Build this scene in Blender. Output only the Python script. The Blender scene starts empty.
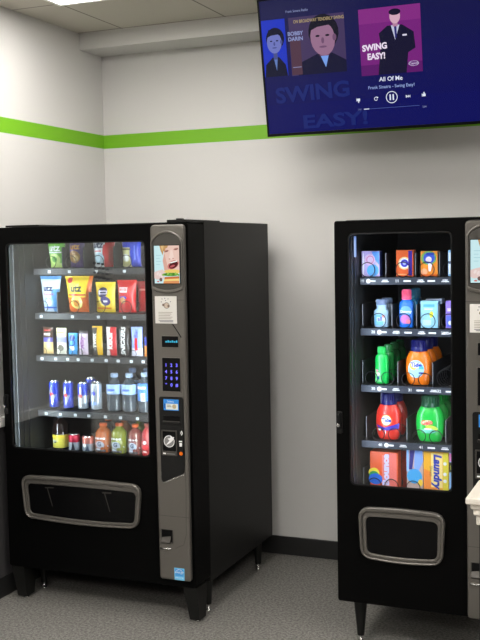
import bpy, bmesh, math, random
from mathutils import Vector, Matrix
from mathutils.geometry import tessellate_polygon
random.seed(7)
SC = bpy.context.scene
COL = SC.collection
PI = math.pi

# ------------------------------------------------------------------ materials
def S(r, g, b):
    f = lambda c: (c/255/12.92) if c/255 <= .04045 else ((c/255+.055)/1.055)**2.4
    return (f(r), f(g), f(b))
_M = {}
def mat(name, rgb, rough=.5, metal=0., bump=0., scale=200., spec=.5, coat=0., var=0.):
    if name in _M: return _M[name]
    m = bpy.data.materials.new(name); m.use_nodes = True
    nt = m.node_tree; b = nt.nodes['Principled BSDF']
    b.inputs['Base Color'].default_value = (*rgb, 1); b.inputs['Roughness'].default_value = rough
    b.inputs['Metallic'].default_value = metal; b.inputs['Specular IOR Level'].default_value = spec
    b.inputs['Coat Weight'].default_value = coat
    if bump or var:
        tc = nt.nodes.new('ShaderNodeTexCoord'); n = nt.nodes.new('ShaderNodeTexNoise')
        n.inputs['Scale'].default_value = scale; n.inputs['Detail'].default_value = 3
        nt.links.new(tc.outputs['Object'], n.inputs['Vector'])
        if bump:
            bp = nt.nodes.new('ShaderNodeBump'); bp.inputs['Strength'].default_value = bump; bp.inputs['Distance'].default_value = .002
            nt.links.new(n.outputs['Fac'], bp.inputs['Height']); nt.links.new(bp.outputs['Normal'], b.inputs['Normal'])
        if var:
            r = nt.nodes.new('ShaderNodeValToRGB')
            r.color_ramp.elements[0].color = (*[c*(1-var) for c in rgb], 1); r.color_ramp.elements[1].color = (*[min(1, c*(1+var)) for c in rgb], 1)
            r.color_ramp.elements[0].position = .3; r.color_ramp.elements[1].position = .7
            nt.links.new(n.outputs['Fac'], r.inputs['Fac']); nt.links.new(r.outputs['Color'], b.inputs['Base Color'])
    _M[name] = m
    return m
def emis(name, rgb, strength=1.):
    if name in _M: return _M[name]
    m = bpy.data.materials.new(name); m.use_nodes = True
    nt = m.node_tree; b = nt.nodes['Principled BSDF']
    b.inputs['Base Color'].default_value = (.003, .003, .003, 1); b.inputs['Roughness'].default_value = .25; b.inputs['Specular IOR Level'].default_value = .12
    b.inputs['Emission Color'].default_value = (*rgb, 1); b.inputs['Emission Strength'].default_value = strength
    _M[name] = m
    return m
def ink(r, g, b, rough=.35):        # printed colour on packaging
    return mat('print_%d_%d_%d' % (r, g, b), S(r, g, b), rough)
def lit(r, g, b, k=1.):             # a colour shown on a lit screen
    return emis('screen_%d_%d_%d_%d' % (r, g, b, int(k*100)), S(r, g, b), k*.75)
def glass():
    m = bpy.data.materials.new('clear_glass'); m.use_nodes = True; nt = m.node_tree
    for n in list(nt.nodes): nt.nodes.remove(n)
    o = nt.nodes.new('ShaderNodeOutputMaterial'); mx = nt.nodes.new('ShaderNodeMixShader')
    t = nt.nodes.new('ShaderNodeBsdfTransparent'); g = nt.nodes.new('ShaderNodeBsdfGlossy'); g.inputs['Roughness'].default_value = .0
    t.inputs['Color'].default_value = (.97, .98, .975, 1)
    fr = nt.nodes.new('ShaderNodeFresnel'); geo = nt.nodes.new('ShaderNodeNewGeometry')
    mm = nt.nodes.new('ShaderNodeMapRange')     # same air-to-glass step from either side of the pane
    mm.inputs['To Min'].default_value = 1.52; mm.inputs['To Max'].default_value = 1/1.52
    nt.links.new(geo.outputs['Backfacing'], mm.inputs['Value']); nt.links.new(mm.outputs['Result'], fr.inputs['IOR'])
    nt.links.new(fr.outputs['Fac'], mx.inputs['Fac']); nt.links.new(t.outputs[0], mx.inputs[1]); nt.links.new(g.outputs[0], mx.inputs[2])
    nt.links.new(mx.outputs[0], o.inputs['Surface'])
    return m
GLASS = glass()
BLACK = mat("black_powder_coat", (.0015, .0015, .0015), .45, bump=.15, scale=600, spec=.05)
BLACKSIDE = mat("black_painted_steel", (.006, .006, .0054), .45, bump=.12, scale=500, spec=.22)
GLOSS = mat("gloss_black_plastic", (.0015, .0015, .0018), .3, spec=.15)
SATIN = mat('satin_black_plastic', (.004, .004, .004), .35, spec=.3)
GREY = mat("bronze_grey_metallic", (.14, .13, .116), .32, metal=.5, bump=.05, scale=900)
GREYD = mat('dark_bronze_metallic', (.07, .065, .058), .4, metal=.5)
CHROME = mat('bright_metal', (.6, .6, .58), .25, metal=1)
LINER = mat('charcoal_liner', (.014, .0145, .0145), .55)
TRAYM = mat('dark_grey_tray', (.016, .017, .02), .45, metal=.1)
RAIL = mat("blue_grey_price_rail", (.035, .042, .06), .4, metal=.2)
DIVD = mat("dark_divider", (.018, .018, .02), .45)
WIRE = mat('dark_wire', (.02, .02, .022), .35, metal=.6)
DIVID = mat('grey_divider', (.16, .165, .18), .4, metal=.3)
WHITE = mat('white_print', (.82, .82, .82), .5)
PAPER = mat('white_paper', (.72, .70, .66), .6)

# ------------------------------------------------------------------ mesh collection
class MB:
    def __init__(s): s.v = []; s.f = []; s.m = []; s.mats = []; s.sm = []
    def mi(s, m):
        if m not in s.mats: s.mats.append(m)
        return s.mats.index(m)
    def add(s, vs, fs, m, smooth=False):
        o = len(s.v); s.v += [tuple(p) for p in vs]
        for i, f in enumerate(fs):
            s.f.append([o+k for k in f]); s.m.append(s.mi(m[i] if isinstance(m, list) else m)); s.sm.append(smooth)
        return s
    def box(s, x0, y0, z0, x1, y1, z1, m, bev=0.):
        bm = bmesh.new(); bmesh.ops.create_cube(bm, size=1)
        for v in bm.verts: v.co = Vector(((x0+x1)/2+v.co.x*(x1-x0), (y0+y1)/2+v.co.y*(y1-y0), (z0+z1)/2+v.co.z*(z1-z0)))
        if bev: bmesh.ops.bevel(bm, geom=bm.edges[:], offset=bev, segments=2, affect='EDGES', profile=.5)
        return s.bm(bm, m)
    def bm(s, bm, m, smooth=False):
        bm.verts.index_update()
        s.add([v.co.copy() for v in bm.verts], [[v.index for v in f.verts] for f in bm.faces], m, smooth); bm.free()
        return s
    def lathe(s, prof, m, n=24, c=(0, 0), sy=1., p=2., cap=True, smooth=True, k=1.):
        # prof: (z, r) or (z, rx, ry) ; superellipse exponent p
        vs = []; fs = []
        for q in prof:
            z, rx = q[0], q[1]; ry = q[2] if len(q) > 2 else rx*sy
            for i in range(n):
                a = 2*PI*i/n; ca, sa = math.cos(a), math.sin(a)
                vs.append((c[0]+rx*math.copysign(abs(ca)**(2/p), ca), c[1]+ry*math.copysign(abs(sa)**(2/p), sa), z))
        ms = []
        for j in range(len(prof)-1):
            for i in range(n):
                fs.append((j*n+i, j*n+(i+1) % n, (j+1)*n+(i+1) % n, (j+1)*n+i)); ms.append(m[j] if isinstance(m, list) else m)
        s.add(vs, fs, ms, smooth)
        if cap:
            s.add(vs[:n], [list(range(n))[::-1]], ms[0]); s.add(vs[-n:], [list(range(n))], ms[-1])
        return s
    def tube(s, pts, r, m, n=6, closed=False):
        pts = [Vector(p) for p in pts]; vs = []; fs = []; N = len(pts)
        up = None
        for i, p in enumerate(pts):
            a = pts[(i-1) % N] if (closed or i) else p; b = pts[(i+1) % N] if (closed or i < N-1) else p
            d = (b-a).normalized()
            if up is None: up = d.orthogonal().normalized()
            up = (up-d*up.dot(d)).normalized(); w = d.cross(up)
            for k in range(n):
                t = 2*PI*k/n; vs.append(p+up*math.cos(t)*r+w*math.sin(t)*r)
        for i in range(N if closed else N-1):
            j = (i+1) % N
            for k in range(n): fs.append((i*n+k, i*n+(k+1) % n, j*n+(k+1) % n, j*n+k))
        if not closed: fs += [list(range(n))[::-1], [(N-1)*n+k for k in range(n)]]
        return s.add(vs, fs, m, True)
    def mesh2(s, data, m, y0, smooth=False):     # plate made in (x,z): data from plate()
        vs, fs = data
        return s.add([(v[0], y0+v[2], v[1]) for v in vs], fs, m, smooth)
    def deco(s, decals, mapf, off=.0004, step=.0003):
        for i, (vs, fs, m) in enumerate(decals):
            s.add([mapf(u, v, off+i*step) for u, v in vs], fs, m)
        return s
    def build(s, name, parent=None, loc=(0, 0, 0)):
        me = bpy.data.meshes.new(name); me.from_pydata(s.v, [], s.f)
        for m in s.mats: me.materials.append(m)
        me.polygons.foreach_set('material_index', s.m); me.polygons.foreach_set('use_smooth', s.sm)
        me.update()
        o = bpy.data.objects.new(name, me); COL.objects.link(o); o.location = loc
        if parent: o.parent = parent
        return o

def empty(name, loc, rz=0):
    o = bpy.data.objects.new(name, None); COL.objects.link(o); o.location = loc; o.rotation_euler.z = rz; o.empty_display_size = .05
    return o
def tag(o, label=None, cat=None, group=None, kind=None):
    if label: o['label'] = label
    if cat: o['category'] = cat
    if group: o['group'] = group
    if kind: o['kind'] = kind
    return o
def copy_tree(o, parent=None):
    c = o.copy(); COL.objects.link(c)
    if parent: c.parent = parent
    for ch in [k for k in o.children]: copy_tree(ch, c)
    return c

# ------------------------------------------------------------------ 2D outlines, plates, decals
def rpoly(pts, r, n=6):
    out = []; N = len(pts)
    for i, p in enumerate(pts):
        p = Vector(p); a = Vector(pts[i-1]); b = Vector(pts[(i+1) % N]); rr = r[i] if isinstance(r, (list, tuple)) else r
        if rr <= 0: out.append(tuple(p)); continue
        d1 = (a-p); d2 = (b-p); ang = d1.angle(d2); t = min(rr/math.tan(ang/2), d1.length*.49, d2.length*.49)
        s = p+d1.normalized()*t; e = p+d2.normalized()*t
        for k in range(n+1):
            u = k/n; q = s*(1-u)**2+p*2*u*(1-u)+e*u*u
            out.append(tuple(q))
    return out
def rrect(x0, z0, x1, z1, r, n=6): return rpoly([(x0, z0), (x1, z0), (x1, z1), (x0, z1)], r, n)
def bulge(x0, x1, zb0, zb1, dt=0., db=0., inset=0., n=14, xb=0.):
    # panel outline with softly arched top and bottom edges
    pts = []
    for k in range(n+1): u = k/n; pts.append((x0+xb+(x1-x0-2*xb)*u, zb0-db*math.sin(PI*u)))
    for k in range(n+1): u = k/n; pts.append((x1-(x1-x0)*u, zb1+dt*math.sin(PI*u)))
    return pts
def plate(outer, holes=(), half=.005, bev=0., res=2):
    cu = bpy.data.curves.new('outline', 'CURVE'); cu.dimensions = '2D'; cu.fill_mode = 'BOTH'
    cu.extrude = max(half-bev, 0.00001); cu.bevel_depth = bev; cu.bevel_resolution = res; cu.offset = -bev
    for pts in [outer]+list(holes):
        sp = cu.splines.new('POLY'); sp.points.add(len(pts)-1); sp.use_cyclic_u = True
        for q, p in zip(sp.points, pts): q.co = (p[0], p[1], 0, 1)
    o = bpy.data.objects.new('outline', cu); me = bpy.data.meshes.new_from_object(o)
    d = ([tuple(v.co) for v in me.vertices], [list(p.vertices) for p in me.polygons])
    d = ([(v[0], v[1], -v[2]) for v in d[0]], [f[::-1] for f in d[1]])
    bpy.data.objects.remove(o); bpy.data.curves.remove(cu); bpy.data.meshes.remove(me)
    return d
def d_rect(x0, z0, x1, z1, m, n=1):
    vs = [(x0+(x1-x0)*i/n, z0+(z1-z0)*j/n) for j in range(n+1) for i in range(n+1)]
    return (vs, [(j*(n+1)+i, j*(n+1)+i+1, (j+1)*(n+1)+i+1, (j+1)*(n+1)+i) for j in range(n) for i in range(n)], m)
def d_disk(cx, cz, rx, m, rz=None, n=20, rings=3, rot=0.):
    rz = rz or rx; vs = [(cx, cz)]; fs = []
    for k in range(1, rings+1):
        for i in range(n):
            a = 2*PI*i/n; x, z = rx*k/rings*math.cos(a), rz*k/rings*math.sin(a)
            vs.append((cx+x*math.cos(rot)-z*math.sin(rot), cz+x*math.sin(rot)+z*math.cos(rot)))
    for i in range(n): fs.append((0, 1+i, 1+(i+1) % n))
    for k in range(rings-1):
        for i in range(n): fs.append((1+k*n+i, 1+(k+1)*n+i, 1+(k+1)*n+(i+1) % n, 1+k*n+(i+1) % n))
    return (vs, fs, m)
def d_ring(cx, cz, r, w, m, n=24, a0=0., a1=2*PI):
    vs = []; fs = []
    for i in range(n+1):
        a = a0+(a1-a0)*i/n
        vs += [(cx+(r-w)*math.cos(a), cz+(r-w)*math.sin(a)), (cx+r*math.cos(a), cz+r*math.sin(a))]
    for i in range(n): fs.append((2*i, 2*i+1, 2*i+3, 2*i+2))
    return (vs, fs, m)
def d_poly(pts, m, sub=0):
    tr = tessellate_polygon([[Vector((p[0], p[1], 0)) for p in pts]])
    bm = bmesh.new(); vv = [bm.verts.new((p[0], p[1], 0)) for p in pts]
    for t in tr:
        try: bm.faces.new([vv[k] for k in t])
        except ValueError: pass
    if sub: bmesh.ops.subdivide_edges(bm, edges=bm.edges[:], cuts=sub, use_grid_fill=True)
    bm.verts.index_update()
    fs = []
    for f in bm.faces:
        ids = [v.index for v in f.verts]
        a = sum(f.verts[i].co.x*f.verts[(i+1) % len(ids)].co.y-f.verts[(i+1) % len(ids)].co.x*f.verts[i].co.y for i in range(len(ids)))
        fs.append(ids if a > 0 else ids[::-1])
    r = ([(v.co.x, v.co.y) for v in bm.verts], fs, m); bm.free()
    return r
def d_text(s, x, z, size, m, rot=0., shear=0., bold=0., align='CENTER', sx=1.):
    cu = bpy.data.curves.new('text', 'FONT'); cu.body = s; cu.size = size; cu.align_x = align; cu.align_y = 'CENTER'
    cu.shear = shear; cu.offset = bold*size; cu.resolution_u = 3; cu.fill_mode = 'FRONT'
    o = bpy.data.objects.new('text', cu); me = bpy.data.meshes.new_from_object(o)
    c, sn = math.cos(rot), math.sin(rot)
    vs = [(x+v.co.x*sx*c-v.co.y*sn, z+v.co.x*sx*sn+v.co.y*c) for v in me.vertices]
    fs = [list(p.vertices) for p in me.polygons]
    bpy.data.objects.remove(o); bpy.data.curves.remove(cu); bpy.data.meshes.remove(me)
    return (vs, fs, m)
def flat(y0): return lambda u, v, o: (u, y0-o, v)

# ------------------------------------------------------------------ camera (solved from the room's edges)
R_ = Vector((0.92266659, 0.38518069, -0.0179499)); U_ = Vector((-0.0119289, 0.07504116, 0.99710908)); F_ = Vector((-0.38541414, 0.91978512, -0.07383275))
EYE = Vector((2.9785, -5.1133, 1.7107)); FPX = 1000.64
cam = bpy.data.cameras.new('camera'); co = bpy.data.objects.new('camera', cam); COL.objects.link(co)
co.matrix_world = Matrix(((R_.x, U_.x, -F_.x, EYE.x), (R_.y, U_.y, -F_.y, EYE.y), (R_.z, U_.z, -F_.z, EYE.z), (0, 0, 0, 1)))
cam.sensor_fit = 'AUTO'; cam.sensor_width = 36; cam.lens = FPX/640*36; cam.clip_end = 60
SC.camera = co
def at(px, py, Y):      # a point of the photograph on the upright plane y = Y
    d = R_*((px-240)/FPX)+U_*((320-py)/FPX)+F_
    return EYE+d*((Y-EYE.y)/d.y)

# ------------------------------------------------------------------ setting
XR, YF, YL, ZC = 6.2, -9.0, -5.2, 2.8995
ZS0, ZS1 = 2.286, 2.3626
def wall_mat(name, rgb):
    return mat(name, rgb, .75, bump=.12, scale=260, var=.02)
WALL = wall_mat('warm_white_wall_paint', (.62, .61, .592))
GREEN = mat('lime_green_paint', S(112, 176, 22), .6, bump=.1, scale=260)
CHAR = mat('charcoal_wall_panel', (.04, .038, .04), .55)
def floor_mat():
    m = bpy.data.materials.new('speckled_grey_floor'); m.use_nodes = True; nt = m.node_tree; b = nt.nodes['Principled BSDF']
    tc = nt.nodes.new('ShaderNodeTexCoord'); L = nt.links.new
    n1 = nt.nodes.new('ShaderNodeTexNoise'); n1.inputs['Scale'].default_value = 85; n1.inputs['Detail'].default_value = 6; n1.inputs['Roughness'].default_value = .8
    r1 = nt.nodes.new('ShaderNodeValToRGB'); r1.color_ramp.elements[0].position = .40; r1.color_ramp.elements[1].position = .60
    r1.color_ramp.elements[0].color = (.07, .067, .061, 1); r1.color_ramp.elements[1].color = (.29, .278, .256, 1)
    v = nt.nodes.new('ShaderNodeTexVoronoi'); v.inputs['Scale'].default_value = 48
    r2 = nt.nodes.new('ShaderNodeValToRGB'); r2.color_ramp.elements[0].position = .0; r2.color_ramp.elements[1].position = .13
    r2.color_ramp.elements[0].color = (1, 1, 1, 1); r2.color_ramp.elements[1].color = (0, 0, 0, 1)
    mx = nt.nodes.new('ShaderNodeMix'); mx.data_type = 'RGBA'; mx.inputs[7].default_value = (.50, .49, .455, 1)
    L(tc.outputs['Object'], n1.inputs['Vector']); L(tc.outputs['Object'], v.inputs['Vector']); L(n1.outputs['Fac'], r1.inputs['Fac'])
    L(v.outputs['Distance'], r2.inputs['Fac']); L(r2.outputs['Color'], mx.inputs[0]); L(r1.outputs['Color'], mx.inputs[6]); L(mx.outputs[2], b.inputs['Base Color'])
    bp = nt.nodes.new('ShaderNodeBump'); bp.inputs['Strength'].default_value = .25; bp.inputs['Distance'].default_value = .002
    L(n1.outputs['Fac'], bp.inputs['Height']); L(bp.outputs['Normal'], b.inputs['Normal']); b.inputs['Roughness'].default_value = .55
    return m
def ceil_mat():
    m = bpy.data.materials.new('ceiling_tiles'); m.use_nodes = True; nt = m.node_tree; b = nt.nodes['Principled BSDF']; L = nt.links.new
    tc = nt.nodes.new('ShaderNodeTexCoord'); sp = nt.nodes.new('ShaderNodeSeparateXYZ'); L(tc.outputs['Object'], sp.inputs[0])
    def line(sock, origin):
        a = nt.nodes.new('ShaderNodeMath'); a.operation = 'ADD'; a.inputs[1].default_value = -origin+.305+61; L(sock, a.inputs[0])
        p = nt.nodes.new('ShaderNodeMath'); p.operation = 'MODULO'; p.inputs[1].default_value = .61; L(a.outputs[0], p.inputs[0])
        c = nt.nodes.new('ShaderNodeMath'); c.operation = 'SUBTRACT'; c.inputs[1].default_value = .305; L(p.outputs[0], c.inputs[0])
        d = nt.nodes.new('ShaderNodeMath'); d.operation = 'ABSOLUTE'; L(c.outputs[0], d.inputs[0])
        e = nt.nodes.new('ShaderNodeMath'); e.operation = 'LESS_THAN'; e.inputs[1].default_value = .005; L(d.outputs[0], e.inputs[0])
        return e.outputs[0]
    mm = nt.nodes.new('ShaderNodeMath'); mm.operation = 'MAXIMUM'; L(line(sp.outputs[0], .275), mm.inputs[0]); L(line(sp.outputs[1], -.86), mm.inputs[1])
    n = nt.nodes.new('ShaderNodeTexNoise'); n.inputs['Scale'].default_value = 160; n.inputs['Detail'].default_value = 4; L(tc.outputs['Object'], n.inputs['Vector'])
    r = nt.nodes.new('ShaderNodeValToRGB'); r.color_ramp.elements[0].color = (.50, .47, .41, 1); r.color_ramp.elements[1].color = (.60, .56, .49, 1); L(n.outputs['Fac'], r.inputs['Fac'])
    mx = nt.nodes.new('ShaderNodeMix'); mx.data_type = 'RGBA'; mx.inputs[7].default_value = (.22, .20, .17, 1)
    L(mm.outputs[0], mx.inputs[0]); L(r.outputs['Color'], mx.inputs[6]); L(mx.outputs[2], b.inputs['Base Color']); b.inputs['Roughness'].default_value = .9
    return m
def struct(name, mb): return tag(mb.build(name), kind='structure')
T = .12
struct('floor', MB().box(-4, YF, -T, XR, 0, 0, floor_mat()))
struct('ceiling', MB().box(-4, YF, ZC, XR, 0, ZC+T, ceil_mat()))
b = MB()
b.box(-T, 0, 0, XR, T, ZS0, WALL).box(-T, 0, ZS0, XR, T, ZS1, GREEN).box(-T, 0, ZS1, XR, T, ZC, WALL); struct('wall_back', b)
b = MB()
b.box(-T, YL, 0, 0, 0, ZS0, WALL).box(-T, YL, ZS0, 0, 0, ZS1, GREEN).box(-T, YL, ZS1, 0, 0, ZC, WALL); struct('wall_left', b)
struct('wall_right', MB().box(XR, YF, 0, XR+T, 0, ZC, WALL))
struct('wall_front', MB().box(-4, YF-T, 0, XR, YF, ZC, CHAR))
struct('wall_far_left', MB().box(-4-T, YF, 0, -4, YL, ZC, CHAR))
struct('wall_return', MB().box(-4, YL, 0, -T, YL+T, ZC, CHAR))
BASE = mat('black_rubber_base', (.012, .012, .012), .4)
struct('baseboard_back', MB().box(0, -.012, 0, XR, 0, .102, BASE, .003))
struct('baseboard_left', MB().box(0, YL, 0, .012, -.012, .102, BASE, .003))
# box soffit along the back wall under the ceiling
b = MB(); b.box(0, -.2386, 2.8101, XR, 0, ZC, WALL); struct('trim_1', b)
# dark wall panel with a pale chair rail on the left wall
struct('trim_2', MB().box(0, -1.95, .102, .006, -.013, .845, CHAR))
struct('trim_3', MB().box(0, -1.95, .845, .02, -.013, .893, mat('cream_rail_paint', (.9, .88, .84), .35), .004))

# ceiling light panels (2 x 4 ft troffers in the tile grid)
def ceiling_light(x0, y0, label, k, w=.61, d=1.22):
    r = empty('ceiling_light', (x0+w/2, y0-d/2, ZC)); tag(r, label, 'ceiling light', 'fluorescent ceiling panels')
    f = MB(); t = .022
    for a in ((-w/2, -d/2, w/2, -d/2+t), (-w/2, d/2-t, w/2, d/2), (-w/2, -d/2+t, -w/2+t, d/2-t), (w/2-t, -d/2+t, w/2, d/2-t)):
        f.box(a[0], a[1], -.012, a[2], a[3], -.0005, mat('white_enamel', (.8, .79, .76), .4))
    f.build('frame', r)
    MB().box(-w/2+t, -d/2+t, -.009, w/2-t, d/2-t, -.0005, emis('light_diffuser_%d' % int(k*10), (1, .962, .912), k)).build('diffuser', r)
KL = 25.
ceiling_light(.275, -.86, 'bright ceiling light panel at the top left corner of the picture', KL*.48, 1.22, .61)
ceiling_light(.275, -3.30, 'ceiling light panel nearer the viewer along the left wall', KL, 1.22, .61)
ceiling_light(2.715, -2.08, 'ceiling light panel above the floor before the narrower machine', KL*.45, 1.22, .61)
ceiling_light(2.715, -3.91, 'ceiling light panel overhead behind the viewer', KL, 1.22, .61)
ceiling_light(5.155, -3.30, 'ceiling light panel near the right wall', KL, 1.22, .61)
ceiling_light(.275, -5.74, 'far ceiling light panel behind the viewer on the left', KL, 1.22, .61)
ceiling_light(2.715, -6.35, 'far ceiling light panel behind the viewer', KL*1.2, 1.22, .61)

# ------------------------------------------------------------------ vending machines
# machine local frame: x from the door's left edge, y from the door face into the machine, z up
def sign_photo(u0, v0, w, h):
    # advertisement on the lit screen: a laughing face biting at a filled bun
    q = lambda a, b_: (u0+a*w, v0+b_*h)
    D = [d_rect(u0, v0, u0+w, v0+h, lit(196, 228, 232, 1.1))]
    sk, sk2, sk3 = lit(236, 200, 186), lit(222, 172, 156), lit(196, 140, 126)
    D.append(d_poly([q(.40, .34), q(.34, .60), q(.40, .84), q(.44, 1), q(1, 1), q(1, .28), q(.75, .26)], sk))       # face
    D.append(d_poly([q(.40, .34), q(.34, .60), q(.42, .80), q(.47, .62), q(.54, .44), q(.60, .34)], sk2))
    D.append(d_poly([q(.22, 1), q(.27, .86), q(.35, .74), q(.38, .86), q(.44, .80), q(.46, .92), q(.54, .95), q(.56, 1)], lit(196, 150, 96)))     # hair
    D.append(d_poly([q(.28, 1), q(.33, .84), q(.37, .92), q(.40, 1)], lit(226, 190, 130)))
    D.append(d_disk(*q(.50, .855), .09*w, sk3, .03*h, rot=.25)); D.append(d_disk(*q(.88, .905), .10*w, sk3, .03*h, rot=.2))
    D.append(d_disk(*q(.51, .85), .065*w, lit(96, 70, 66), .011*h, rot=.25)); D.append(d_disk(*q(.89, .90), .07*w, lit(96, 70, 66), .011*h, rot=.2))
    D.append(d_poly([q(.66, .88), q(.60, .66), q(.66, .62), q(.80, .66), q(.74, .88)], lit(244, 216, 204))); D.append(d_disk(*q(.62, .645), .035*w, sk3, .014*h)); D.append(d_disk(*q(.76, .66), .035*w, sk3, .012*h))
    D.append(d_disk(*q(.76, .49), .24*w, lit(208, 120, 116), .105*h, rot=.45)); D.append(d_disk(*q(.77, .485), .19*w, lit(84, 24, 28), .085*h, rot=.45)); D.append(d_disk(*q(.73, .455), .10*w, lit(190, 90, 96), .03*h, rot=.3))
    D.append(d_poly([q(.58, .535), q(.68, .565), q(.92, .61), q(.94, .58), q(.70, .535)], lit(252, 250, 244)))
    D.append(d_poly([q(0, .30), q(.12, .33), q(.34, .37), q(.44, .30), q(.38, .12), q(.1, .10), q(0, .14)], lit(232, 206, 200)))      # hand
    for k in range(3): D.append(d_disk(*q(.14+.09*k, .26-.03*k), .04*w, lit(240, 224, 220), .05*h, rot=-.5))
    D.append(d_disk(*q(.74, .31), .34*w, lit(240, 206, 110), .06*h)); D.append(d_disk(*q(.66, .235), .34*w, lit(96, 156, 50), .045*h))
    for k in range(7): D.append(d_disk(*q(.36+.1*k, .225+.018*(k % 3)), .055*w, lit(*[(120, 180, 60), (70, 130, 40), (160, 206, 96)][k % 3]), .022*h, rot=.4*k))
    D.append(d_poly([q(.42, .17), q(1, .19), q(1, .13), q(.40, .11)], lit(206, 116, 66))); D.append(d_poly([q(.40, .11), q(1, .13), q(1, .07), q(.38, .06)], lit(248, 214, 130))); D.append(d_poly([q(.38, .06), q(1, .07), q(1, 0), q(.36, 0)], lit(226, 150, 96)))
    D.append(d_disk(*q(.27, .10), .06*w, lit(120, 96, 92), .05*h)); D.append(d_disk(*q(.16, .05), .05*w, lit(214, 120, 116), .02*h))
    for k in range(4): D.append(d_rect(*q(.10, .74-.08*k), *q(.30-.05*(k % 2), .752-.08*k), lit(160, 204, 214)))
    # keep the picture inside its screen
    out = []
    for v, f, m in D: out.append(([(min(max(a, u0), u0+w), min(max(c, v0), v0+h)) for a, c in v], f, m))
    return out

def tray(root, x0, x1, z, y, depth, cols, name, number, dark=False, dividers=None, coil=.034):
    # one product tray with its price rail, dividers and spirals
    t = MB().box(x0, y+.004, z-.012, x1, y+depth, z, TRAYM)
    t.box(x0, y+depth-.003, z, x1, y+depth, z+.05, TRAYM)
    o = t.build(name, root)
    r = MB().box(x0, y-.006, z-.030, x1, y+.004, z+.001, DIVD if dark else RAIL, .0015)
    D = []
    for i, c in enumerate(cols):
        n = '%d' % (number+i)
        if dark:
            D.append(d_rect(c-.008, z-.022, c+.008, z-.009, mat('pale_price_tag', (.62, .66, .72), .5))); D.append(d_text(n, c, z-.0155, .010, ink(20, 20, 30)))
        else:
            D.append(d_text(n, c-.024, z-.0145, .017, WHITE, bold=.02)); D.append(d_rect(c+.004, z-.018, c+.036, z-.011, WHITE))
            if i == 0: D.append(d_disk(c+.004, z-.0145, .010, WHITE))
            D.append(d_rect(c+.062, z-.019, c+.094, z-.015, WHITE)); D.append(d_rect(c+.066, z-.0125, c+.090, z-.009, WHITE))
    r.deco([d for d in D if max(p[0] for p in d[0]) < x1-.002], flat(y-.006)); r.build('price_rail', o)
    for dx in dividers or []:
        MB().box(dx-.0015, y+.012, z, dx+.0015, y+depth-.02, z+.105, DIVD).box(dx-.002, y+.010, z+.012, dx+.002, y+.0125, z+.105, DIVD if dark else DIVID).build('divider', o)
    return o
def coil(o, cx, y, z, rr, gaps, wire=.0019):
    # a vend spiral: near-flat turns joined by runs along the tray
    pts = []; yy = y
    for g in gaps:
        for k in range(25):
            a = -PI/2+2*PI*k/24; pts.append((cx+rr*math.cos(a), yy+.004*k/24, z+wire+rr+rr*math.sin(a)))
        yy += g
    return MB().tube(pts, wire, WIRE, 5).build('spiral', o)

def led(root, x, y, z0, z1, direction, energy, color, w=.012):
    l = bpy.data.lights.new('led_lamp', 'AREA'); l.shape = 'RECTANGLE'; l.size = w; l.size_y = z1-z0; l.energy = energy; l.color = color
    o = bpy.data.objects.new('led_lamp', l); COL.objects.link(o); o.parent = root; o.location = (x, y, (z0+z1)/2)
    d = Vector(direction).normalized(); zax = -d; yax = Vector((0, 0, 1)); xax = yax.cross(zax).normalized()
    o.matrix_local = Matrix(((xax.x, yax.x, zax.x, x), (xax.y, yax.y, zax.y, y), (xax.z, yax.z, zax.z, (z0+z1)/2), (0, 0, 0, 1)))

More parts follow.
